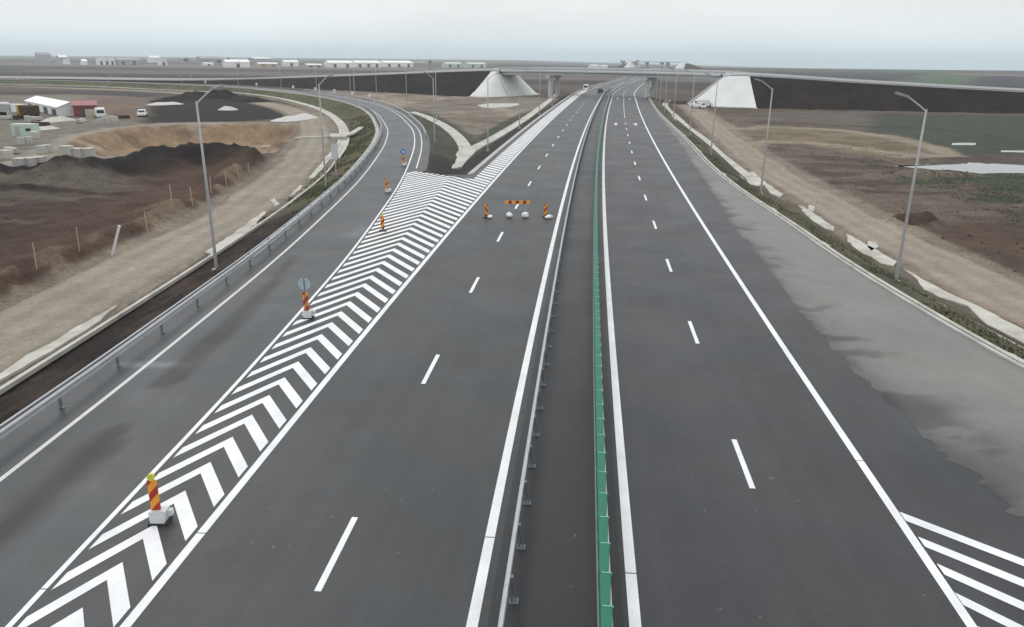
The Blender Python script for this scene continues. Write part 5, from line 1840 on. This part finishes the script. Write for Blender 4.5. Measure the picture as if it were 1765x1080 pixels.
# ------------------------------------------------------------------ construction yard
print('yard')
def gabled(name, c, L, W, H, rise, rz, wall, roof, label, cat, doors=0, group=None, z0=None):
    z0 = ground_z(c[0], c[1]) - 0.1 if z0 is None else z0
    t_ = thing(name, label, cat, (c[0], c[1], z0), rz, group)
    x, y = L / 2, W / 2
    mb = MB().add([(-x, -y, 0), (x, -y, 0), (x, y, 0), (-x, y, 0), (-x, -y, H), (x, -y, H), (x, y, H), (-x, y, H), (-x, 0, H + rise), (x, 0, H + rise)],
                  [(0, 1, 5, 4), (2, 3, 7, 6), (1, 2, 6, 9, 5), (3, 0, 4, 8, 7)])
    mb.build('wall', wall, t_)
    e, th = 0.3, 0.12
    ee = e * rise / max(y, .1)
    rf = MB().add([(-x - e, -y - e, H - ee), (x + e, -y - e, H - ee), (x + e, 0, H + rise), (-x - e, 0, H + rise), (x + e, y + e, H - ee), (-x - e, y + e, H - ee),
                   (-x - e, -y - e, H - ee + th), (x + e, -y - e, H - ee + th), (x + e, 0, H + rise + th), (-x - e, 0, H + rise + th), (x + e, y + e, H - ee + th), (-x - e, y + e, H - ee + th)],
                  [(0, 3, 2, 1), (3, 5, 4, 2), (6, 7, 8, 9), (9, 8, 10, 11), (0, 1, 7, 6), (4, 5, 11, 10), (1, 2, 8, 7), (2, 4, 10, 8), (3, 0, 6, 9), (5, 3, 9, 11)])
    rf.build('roof', roof, t_)
    for k in range(doors):
        px_ = -x + L * (k + 0.5) / doors
        w = min(4.0, L / doors * 0.45)
        MB().box((px_, -y - 0.03, H * 0.36), (w, 0.06, H * 0.72)).build('door', M['door_dark'], t_)
    return t_
a, b_ = Vector((-122, 200)), Vector((-99.5, 175))
c = (a + b_) / 2
gabled('shed', (c.x, c.y), (b_ - a).length, 5.2, 2.0, 1.0, math.atan2(b_.y - a.y, b_.x - a.x), M['shed_white'], M['roof_white'], 'long white shed with bright sheet roof in the construction yard', 'shed', 4)
t_ = gabled('house', (-96.0, 174.5), 4.6, 3.6, 2.7, 0.8, 0.45, M['wall_red'], M['roof_red'], 'small dark red building with pinkish roof in the construction yard', 'building', 1)
MB().box((0.9, -2.3, 0.9), (1.8, 1.2, 1.8)).build('porch', M['wall_beige'], t_)
def container(x, y, L, W, H, rz, mt, roofm, label, group=None, cat='container'):
    t_ = thing('site_container', label, cat, (x, y, ground_z(x, y) - 0.05), rz, group)
    mb = MB()
    mb.box((0, 0, H / 2 + 0.08), (L, W, H))
    n = int(L / 0.28)
    for k in range(n):
        for sd_ in (-1, 1):
            mb.box((-L / 2 + 0.14 + k * L / n, sd_ * (W / 2 + 0.02), H / 2 + 0.08), (0.13, 0.05, H * 0.92))
    o = MB().box((0, 0, H / 2 + 0.08), (L, W, H))
    o.build('shell', mt, t_)
    rb = MB()
    for k in range(n):
        for sd_ in (-1, 1):
            rb.box((-L / 2 + 0.14 + k * L / n, sd_ * (W / 2 + 0.025), H / 2 + 0.08), (0.13, 0.046, H * 0.9))
    stuff(rb.build('rib', mt, t_))
    MB().box((0, 0, H + 0.12), (L + 0.08, W + 0.08, 0.07)).build('roof', roofm, t_)
    if L > 2:
        MB().box((-L * 0.25, -W / 2 - 0.055, H * 0.45), (min(0.8, L * 0.3), 0.05, H * 0.8)).build('door', M['shed_grey'], t_)
    if L > 2:
        MB().box((L * 0.24, -W / 2 - 0.055, H * 0.6), (min(0.8, L * 0.25), 0.05, 0.45)).build('window', M['glass'], t_)
    return t_
container(-82.5, 130.5, 3.7, 1.7, 1.9, 0.05, M['shed_green'], M['shed_green'], 'pale green site container alone at the edge of the yard')
GC = 'white site boxes behind the spoil ridge'
for (x, y), L, H, lb in zip([(-57.93, 99.15), (-56.94, 99.82), (-55.79, 100.50)], (1.35, 1.2, 1.2), (1.9, 1.5, 1.5), ('taller creamy white site box behind the spoil ridge', 'white site box between its two neighbours behind the spoil ridge', 'white site box at the pit end of the row behind the spoil ridge')):
    container(x, y, L, 1.2, H, 0.05, M['wall_pale'], M['wall_pale'], lb, GC, 'site box')
for (x, y), lb in zip([(-58.81, 90.92), (-58.03, 91.47), (-57.61, 92.53)], ('dull grey site box furthest from the white ones', 'dull grey site box in the middle of the grey row', 'dull grey site box next to the white ones')):
    container(x, y, 1.3, 1.2, 1.3, -0.1, M['conc_kerb'], M['conc'], lb, 'grey site boxes behind the spoil ridge', 'site box')
def truck(x, y, rz, cabm, bodym, label):
    t_ = thing('truck', label, 'truck', (x, y, ground_z(x, y)), rz, 'trucks in the yard')
    MB().box((-1.2, 0, 0.75), (6.8, 0.9, 0.28)).build('chassis', M['rubber'], t_)
    MB().box((-1.6, 0, 1.85), (5.4, 2.4, 1.7)).build('load_body', bodym, t_)
    cb = MB().add([(1.4, -1.15, 0.55), (3.3, -1.15, 0.55), (3.3, 1.15, 0.55), (1.4, 1.15, 0.55), (1.4, -1.15, 2.7), (3.05, -1.1, 2.7), (3.05, 1.1, 2.7), (1.4, 1.15, 2.7)],
                  [(3, 2, 1, 0), (4, 5, 6, 7), (0, 1, 5, 4), (1, 2, 6, 5), (2, 3, 7, 6), (3, 0, 4, 7)]).build('cab', cabm, t_)
    MB().add([(3.26, -1.0, 1.6), (3.26, 1.0, 1.6), (3.10, 0.98, 2.45), (3.10, -0.98, 2.45)], [(0, 1, 2, 3)]).build('windscreen', M['glass'], cb)
    for px_ in (-3.4, -2.2, 2.4):
        for sd_ in (-1, 1):
            MB().tube((px_, sd_ * 0.85, 0.5), (px_, sd_ * 1.2, 0.5), 0.5, n=16).build('wheel', M['tyre'], t_)
truck(-111.5, 172.5, -0.3, M['carwhite'], M['shed_grey'], 'truck with white cab and grey body near the long shed')
truck(-119, 178, 0.2, M['carwhite'], M['shed_white'], 'all-white truck parked at the far corner of the yard')
truck(-105.5, 168.5, 2.4, M['machine_y'], M['soil_brown'], 'yellow-cab tipper truck loaded brown in the yard')
car('van', -91.0, 171.0, ground_z(-91.0, 171.0), 2.1, M['carwhite'], 'white van beside the small dark red building', 'van', 'van', 5.0, 1.95, 2.1)
car('car', -84.5, 177, ground_z(-84.5, 177), 1.9, M['carwhite'], 'white car on the brown ground past the red building', 'car')
def heap(name, pts, h, r, mt, label, cat, seed, z=None):
    """loose tipped material: merged cones with an uneven skin"""
    xs, ys_ = [p[0] for p in pts], [p[1] for p in pts]
    x0, x1, y0, y1 = min(xs) - r * 1.3, max(xs) + r * 1.3, min(ys_) - r * 1.3, max(ys_) + r * 1.3
    nn = 34
    gx, gy = np.meshgrid(np.linspace(x0, x1, nn), np.linspace(y0, y1, nn))
    dd = dist_line(pts if len(pts) > 1 else [pts[0], (pts[0][0] + 0.01, pts[0][1])], gx, gy)[0]
    hh = np.clip(1 - dd / r, 0, 1) ** 0.85 * h * (0.75 + 0.5 * fbm(gx * 0.5, gy * 0.5, seed))
    g0 = np.vectorize(ground_z)(gx, gy)
    zz = g0 + hh - 0.12
    vs = list(zip(gx.ravel(), gy.ravel(), zz.ravel()))
    fs = [(j * nn + k, j * nn + k + 1, (j + 1) * nn + k + 1, (j + 1) * nn + k) for j in range(nn - 1) for k in range(nn - 1)
          if max(hh[j, k], hh[j, k + 1], hh[j + 1, k], hh[j + 1, k + 1]) > 0.001]
    used = sorted({i for f in fs for i in f})
    mp_ = {i: q for q, i in enumerate(used)}
    mb = MB().add([vs[i] for i in used], [tuple(mp_[i] for i in f) for f in fs])
    return tag(mb.build(name, mt, smooth=True), label, cat)
heap('gravel_heap', [(-49.55, 167.55), (-48.00, 171.04), (-47.35, 176.33)], 1.1, 3.2, M['gravel'], 'white gravel heap at the edge of the dark field by the track bend', 'heap', 3)
heap('gravel_heap', [(-99.97, 218.44), (-96.55, 221.84)], 0.8, 3.0, M['gravel'], 'thin white streak of gravel lying on the dark field', 'heap', 4)
heap('gravel_heap', [(-73.87, 199.31), (-72.45, 199.51)], 1.0, 2.0, M['gravel'], 'small white gravel heap alone on the dark field', 'heap', 5)
for q_, (P_, h_) in enumerate((([(-105.39, 253.51), (-103.30, 257.75)], 2.2), ([(-99.20, 258.51), (-93.57, 255.66)], 2.6), ([(-84.77, 242.72), (-78.44, 237.10)], 1.7), ([(-103.05, 232.99), (-101.91, 236.43)], 1.4))):
    heap('spoil_heap', P_, h_, 5.5, M['soil_dark'], ('dark spoil heap at the back of the dark field', 'tallest dark spoil heap at the back of the dark field', 'long low spoil heap where the dark field meets the track bend', 'small dark spoil heap beside the thin gravel streak')[q_], 'heap', 20 + q_)
heap('soil_heap', [(33.41, 63.62), (34.80, 64.41), (35.38, 64.19)], 0.55, 1.2, M['soil_brown'], 'small dark brown soil heap at the edge of the clay track', 'heap', 6)
heap('rubble_heap', [(-95.64, 160.62), (-95.06, 163.83)], 1.0, 2.6, M['conc'], 'pale rubble heap in the yard before the long shed', 'heap', 7)
heap('rubble_heap', [(-87.53, 141.15), (-86.36, 143.69)], 0.7, 2.0, M['conc'], 'low pale rubble heap beside the green container', 'heap', 8)

def stack(x, y, rz, kind, mt, label):
    t_ = thing('material_stack', label, 'stack', (x, y, ground_z(x, y) - 0.03), rz, 'stacks of building material in the yard')
    MB().box((0, 0, 0.07), (2.0, 1.2, 0.13)).build('pallet', M['wood'], t_)
    if kind == 0:
        for j in range(3):
            for k in range(5 - j):
                MB().tube((-1.6, -0.5 + 0.25 * k + 0.125 * j, 0.27 + 0.22 * j), (1.6, -0.5 + 0.25 * k + 0.125 * j, 0.27 + 0.22 * j), 0.12, n=10).build('pipe', mt, t_)
    else:
        for j in range(2):
            for k in range(2):
                MB().box((-0.5 + 1.0 * k, 0.02 * j, 0.40 + 0.52 * j), (0.92, 1.05, 0.5)).build('bundle', mt, t_)
STK = [(-107.50, 163.71), (-109.81, 170.09), (-105.24, 165.60), (-100.26, 159.87), (-100.43, 162.95), (-121.00, 185.66), (-121.13, 189.87), (-112.48, 180.77), (-70.46, 107.37), (-67.42, 101.09), (-56.19, 92.84), (-65.94, 107.71), (-89.00, 169.20), (-83.62, 161.77), (-84.88, 168.02), (-82.66, 155.94), (-88.34, 158.22), (-78.48, 126.10), (-91.44, 149.48), (-74.78, 117.58)]
SLB = ('pale pipe stack', 'cream wrapped pallet', 'brown timber stack', 'grey block pallet')
for k, (x, y) in enumerate(STK):
    q = k % 4
    stack(x, y, 0.7 * k, 0 if q in (0, 2) else 1, (M['conc'], M['wall_pale'], M['soil_brown'], M['conc_kerb'])[q],
          '%s in the littered yard round the white shed and red building' % SLB[q])

# ------------------------------------------------------------------ far village and farm sheds
print('village')
FAR = [  # px span, ground row: turned into metres once here
    ('shed_white', 'roof_white', 'long bright white hall on the horizon, nearest the bridge of its row of three', [(-187.42, 1102.76), (-151.02, 1132.37)], 6, 2.5, 3),
    ('shed_white', 'roof_white', 'long bright white hall on the horizon, middle one of its row of three', [(-216.95, 1057.75), (-187.01, 1081.63)], 6, 2.5, 3),
    ('shed_white', 'roof_white', 'long bright white hall on the horizon, behind the low cream shed', [(-240.34, 1006.43), (-213.03, 1027.54)], 6, 2.5, 2),
    ('wall_beige', 'shed_white', 'low cream shed standing before the row of three white halls', [(-264.52, 1000.33), (-247.92, 1013.32)], 3.0, 1.5, 2),
    ('shed_white', 'roof_white', 'white gabled barn standing alone between two low cream sheds', [(-317.23, 1083.11), (-301.27, 1097.21)], 6, 2.2, 1),
    ('wall_beige', 'shed_white', 'long low cream shed on the horizon beside the white gabled barn', [(-345.55, 1058.10), (-324.74, 1076.48)], 3.5, 1.5, 2),
    ('shed_white', 'roof_white', 'white barn with a dark door on the horizon', [(-341.39, 928.34), (-319.27, 945.43)], 6.5, 2.5, 1),
    ('roof_grey', 'roof_grey', 'long grey-roofed hall behind a low white shed on the horizon', [(-478.85, 1198.44), (-457.86, 1222.04)], 9, 3, 0),
    ('shed_white', 'shed_white', 'low white shed in front of the grey-roofed hall', [(-430.46, 1092.97), (-421.14, 1102.12)], 3, 1, 1),
    ('roof_grey', 'roof_white', 'distant hall with a very bright flat roof, over the grey blocks', [(-573.49, 1720.15), (-549.16, 1763.18)], 8, 2, 0),
    ('shed_white', 'roof_white', 'small bright white house on the horizon near the twin thin lamp posts', [(-668.33, 1448.33), (-657.99, 1465.41)], 9, 3, 0),
    ('shed_white', 'roof_grey', 'grey-roofed pale house beside the bright white one', [(-475.30, 1057.39), (-468.83, 1063.80)], 6, 2.5, 1),
    ('shed_grey', 'roof_grey', 'very long grey works hall at the edge of the village', [(-543.64, 1076.35), (-523.84, 1097.65)], 7, 2, 2),
    ('shed_white', 'shed_grey', 'white-fronted works hall joined to the grey one', [(-559.24, 1059.58), (-544.67, 1075.26)], 7, 2, 3),
    ('shed_grey', 'roof_white', 'pale-roofed house at the village end, beyond the works halls', [(-705.25, 1223.30), (-698.37, 1233.31)], 9, 3, 0),
    ('shed_white', 'roof_grey', 'tiny white house before the village end', [(-620.24, 1089.21), (-616.40, 1093.73)], 5, 2, 0),
    ('shed_white', 'roof_white', 'tiny white house beside the works halls', [(-572.43, 1045.39), (-568.56, 1049.55)], 5, 2, 0),
    ('shed_grey', 'roof_grey', 'dim grey barn, the last building of the village', [(-857.21, 1422.64), (-846.84, 1444.04)], 12, 4, 0),
    ('shed_green', 'shed_green', 'pale greenish farm shed just beyond the bridge road, larger of two', [(-102.78, 1148.82), (-80.48, 1166.62)], 5, 2, 2),
    ('shed_green', 'shed_green', 'pale greenish farm shed just beyond the bridge road, smaller of two', [(-70.18, 1137.94), (-45.13, 1157.30)], 5, 2, 2),
    ('shed_white', 'roof_white', 'small white block on the plain behind the bridge, wider of a pair', [(115.22, 1205.51), (127.62, 1214.54)], 4, 1, 0),
    ('shed_white', 'roof_white', 'small white block on the plain behind the bridge, narrower of a pair', [(132.44, 1218.04), (142.17, 1225.12)], 3.5, 1, 0),
    ('roof_grey', 'roof_grey', 'dark low barn at the end of the row of white halls', [(-159.43, 1222.51), (-139.08, 1240.48)], 5, 1.5, 0),
    ('shed_grey', 'roof_grey', 'small grey hut alone in the fields between village and farm', [(-611.16, 1445.80), (-606.66, 1452.76)], 7, 2, 0),
]
for wm, rm, lb, seg, h, rise, nd in FAR:
    p, q = Vector(seg[0]), Vector(seg[1])
    c = (p + q) / 2
    L = (q - p).length
    W = min(30, max(9, L * 0.45))
    gabled('farm_building', (c.x, c.y + W / 2), L, W, h, rise, math.atan2(q.y - p.y, q.x - p.x), M[wm], M[rm], lb, 'building', nd, 'far buildings on the plain')

# far trees: bare-limbed trunk and a loose crown of leaf-sized faces
def tree(x, y, h, label, seed, name='tree', group='far trees on the plain'):
    rnd = random.Random(seed)
    t_ = thing(name, label, 'tree', (x, y, ground_z(x, y) - 0.1), 0, group)
    mb = MB().tube((0, 0, 0), (0, 0, h * 0.55), h * 0.03, h * 0.015, 7)
    tips = []
    for k in range(7):
        a = rnd.uniform(0, 6.28)
        z0 = h * rnd.uniform(0.3, 0.5)
        e = (math.cos(a) * h * rnd.uniform(.15, .3), math.sin(a) * h * rnd.uniform(.15, .3), h * rnd.uniform(.6, .85))
        mb.tube((0, 0, z0), e, h * 0.012, h * 0.005, 5)
        tips.append(e)
    mb.build('trunk', M['bark'], t_)
    cr_ = MB()
    for k in range(420):
        c = Vector(rnd.choice(tips)) + Vector((rnd.gauss(0, .09), rnd.gauss(0, .09), rnd.gauss(0, .08))) * h
        s_ = h * rnd.uniform(0.02, 0.05)
        u = Vector((rnd.gauss(0, 1), rnd.gauss(0, 1), rnd.gauss(0, 1))).normalized()
        v = u.orthogonal().normalized()
        cr_.add([c - u * s_ - v * s_ * .5, c + u * s_ - v * s_ * .5, c + u * s_ + v * s_ * .5, c - u * s_ + v * s_ * .5], [(0, 1, 2, 3)])
    stuff(cr_.build('crown', M['leaf'], t_))
for k, ((x, y), h, lb) in enumerate((([(211.43, 1550.12)][0], 12, 'lone dark tree before the first pale cone of the distant bridge'), ([(246.89, 1581.44)][0], 13, 'taller dark tree between the pale cones of the distant bridge'),
                                     ([(258.04, 1391.60)][0], 10, 'low dark tree beside the second pale cone of the distant bridge'), ([(-505.37, 1224.56)][0], 9, 'dark tree beside the small grey hut'),
                                     ([(-552.73, 1536.22)][0], 10, 'dark tree behind the white barn with a dark door'), ([(-151.45, 1435.53)][0], 8, 'dark tree beyond the dark low barn'), ([(-427.83, 1150.63)][0], 8, 'bushy dark tree at the end of the grey-roofed hall'))):
    tree(x, y, h, lb, 50 + k)

# ------------------------------------------------------------------ loose clods and weeds (nobody could count them)
print('scatter')
def clods(name, pts, r0, r1, mt, label, seed):
    rnd = random.Random(seed)
    mb = MB()
    for x, y in pts:
        r = r0 * (r1 / r0) ** (rnd.random() ** 2.2)
        z = ground_z(x, y) + r * 0.15
        a = rnd.uniform(0, 6.28)
        vs = []
        for dx, dy, dz in ((1, 0, 0), (0, 1, 0), (-1, 0, 0), (0, -1, 0), (0, 0, 0.75), (0, 0, -0.6)):
            k = r * rnd.uniform(0.65, 1.25)
            vs.append((x + (dx * math.cos(a) - dy * math.sin(a)) * k, y + (dx * math.sin(a) + dy * math.cos(a)) * k, z + dz * k))
        mb.add(vs, [(0, 1, 4), (1, 2, 4), (2, 3, 4), (3, 0, 4), (1, 0, 5), (2, 1, 5), (3, 2, 5), (0, 3, 5)])
    o = stuff(mb.build(name, mt))
    o['label'] = label
    o['category'] = 'soil'
def inside(P, x, y):
    return bool(poly_sd(P, np.array([x]), np.array([y]))[0] < 0)
rnd = random.Random(5)
pts = []
while len(pts) < 420:
    y = rnd.uniform(18, 62)
    o_ = rnd.uniform(-7.6, -4.4)
    p = RAMP.at(RAMP.sy(y), o_)
    pts.append((p.x, p.y))
clods('soil_clods', pts, 0.03, 0.16, M['soil_brown'], 'loose lumps in the raw dark soil outside the slip road', 1)
pts = []
while len(pts) < 1000:
    y = 36 + 90 * rnd.random() ** 1.3
    p = RTR.at(RTR.sy(y), rnd.uniform(3.6, 26))
    pts.append((p.x, p.y))
clods('field_clods', pts, 0.04, 0.17, M['soil_brown'], 'brown clods lying over the trampled field beyond the clay track', 3)
def weeds(name, path, y0, y1, oa, ob, n, hgt, mt, label, seed):
    rnd_ = random.Random(seed)
    mb = MB()
    k = 0
    while k < n:
        s_ = rnd_.uniform(path.sy(y0), path.sy(y1))
        p = path.at(s_, rnd_.uniform(oa, ob))
        if any(inside([(c_[0], c_[1]) for c_ in PP], p.x, p.y + 0.6) for PP in PUDDLES):
            k += 1
            continue
        if float(fbm(np.array(p.x * 0.5), np.array(p.y * 0.3), 33.0, 3)) < 0.44 + 0.2 * rnd_.random() - 0.05:
            k += 1
            continue
        z = ground_z(p.x, p.y) - 0.02
        for q in range(5):
            a = rnd_.uniform(0, 6.28)
            h = hgt * rnd_.uniform(0.5, 1.3)
            w = 0.035 + 0.03 * rnd_.random()
            ox, oy = rnd_.gauss(0, 0.07), rnd_.gauss(0, 0.07)
            lx, ly = math.cos(a) * h * 0.6, math.sin(a) * h * 0.6
            mb.add([(p.x + ox - w * math.sin(a), p.y + oy + w * math.cos(a), z), (p.x + ox + w * math.sin(a), p.y + oy - w * math.cos(a), z), (p.x + ox + lx, p.y + oy + ly, z + h)], [(0, 1, 2)])
        k += 1
    o = stuff(mb.build(name, mt))
    o['label'] = label
    o['category'] = 'grass'
weeds('verge_grass', RE, 26, 130, 0.95, 2.7, 5500, 0.14, M['grass_olive'], 'thin olive grass tufts on the verge beside the double kerb', 1)
weeds('slope_grass', RAMP, 60, 175, -8.5, -4.5, 5000, 0.18, M['grass_green'], 'rough green and straw weeds on the slope outside the slip road', 2)
weeds('field_weeds', RTR, 60, 105, 14, 34, 3000, 0.18, M['grass_green'], 'low dark green weeds spreading in the field beside the long puddle', 3)

# ------------------------------------------------------------------ haze over the whole plain
bm = bmesh.new()
bmesh.ops.create_cube(bm, size=1.0)
me = bpy.data.meshes.new('haze')
bm.to_mesh(me)
bm.free()
hz = bpy.data.objects.new('haze', me)
COL.objects.link(hz)
hz.scale = (16000, 7600, 180)
hz.location = (0, 3300, -30)
hm = bpy.data.materials.new('haze_air')
hm.use_nodes = True
ht = hm.node_tree
ht.nodes.clear()
ho = ht.nodes.new('ShaderNodeOutputMaterial')
hv = ht.nodes.new('ShaderNodeVolumePrincipled')
hv.inputs['Color'].default_value = (0.90, 0.97, 1.0, 1)
hv.inputs['Density'].default_value = 0.00018
hv.inputs['Anisotropy'].default_value = 0.2
ht.links.new(hv.outputs['Volume'], ho.inputs['Volume'])
me.materials.append(hm)
stuff(hz)
hz['label'] = 'thin grey-blue winter haze lying over the plain'
print('objects', len(bpy.data.objects))
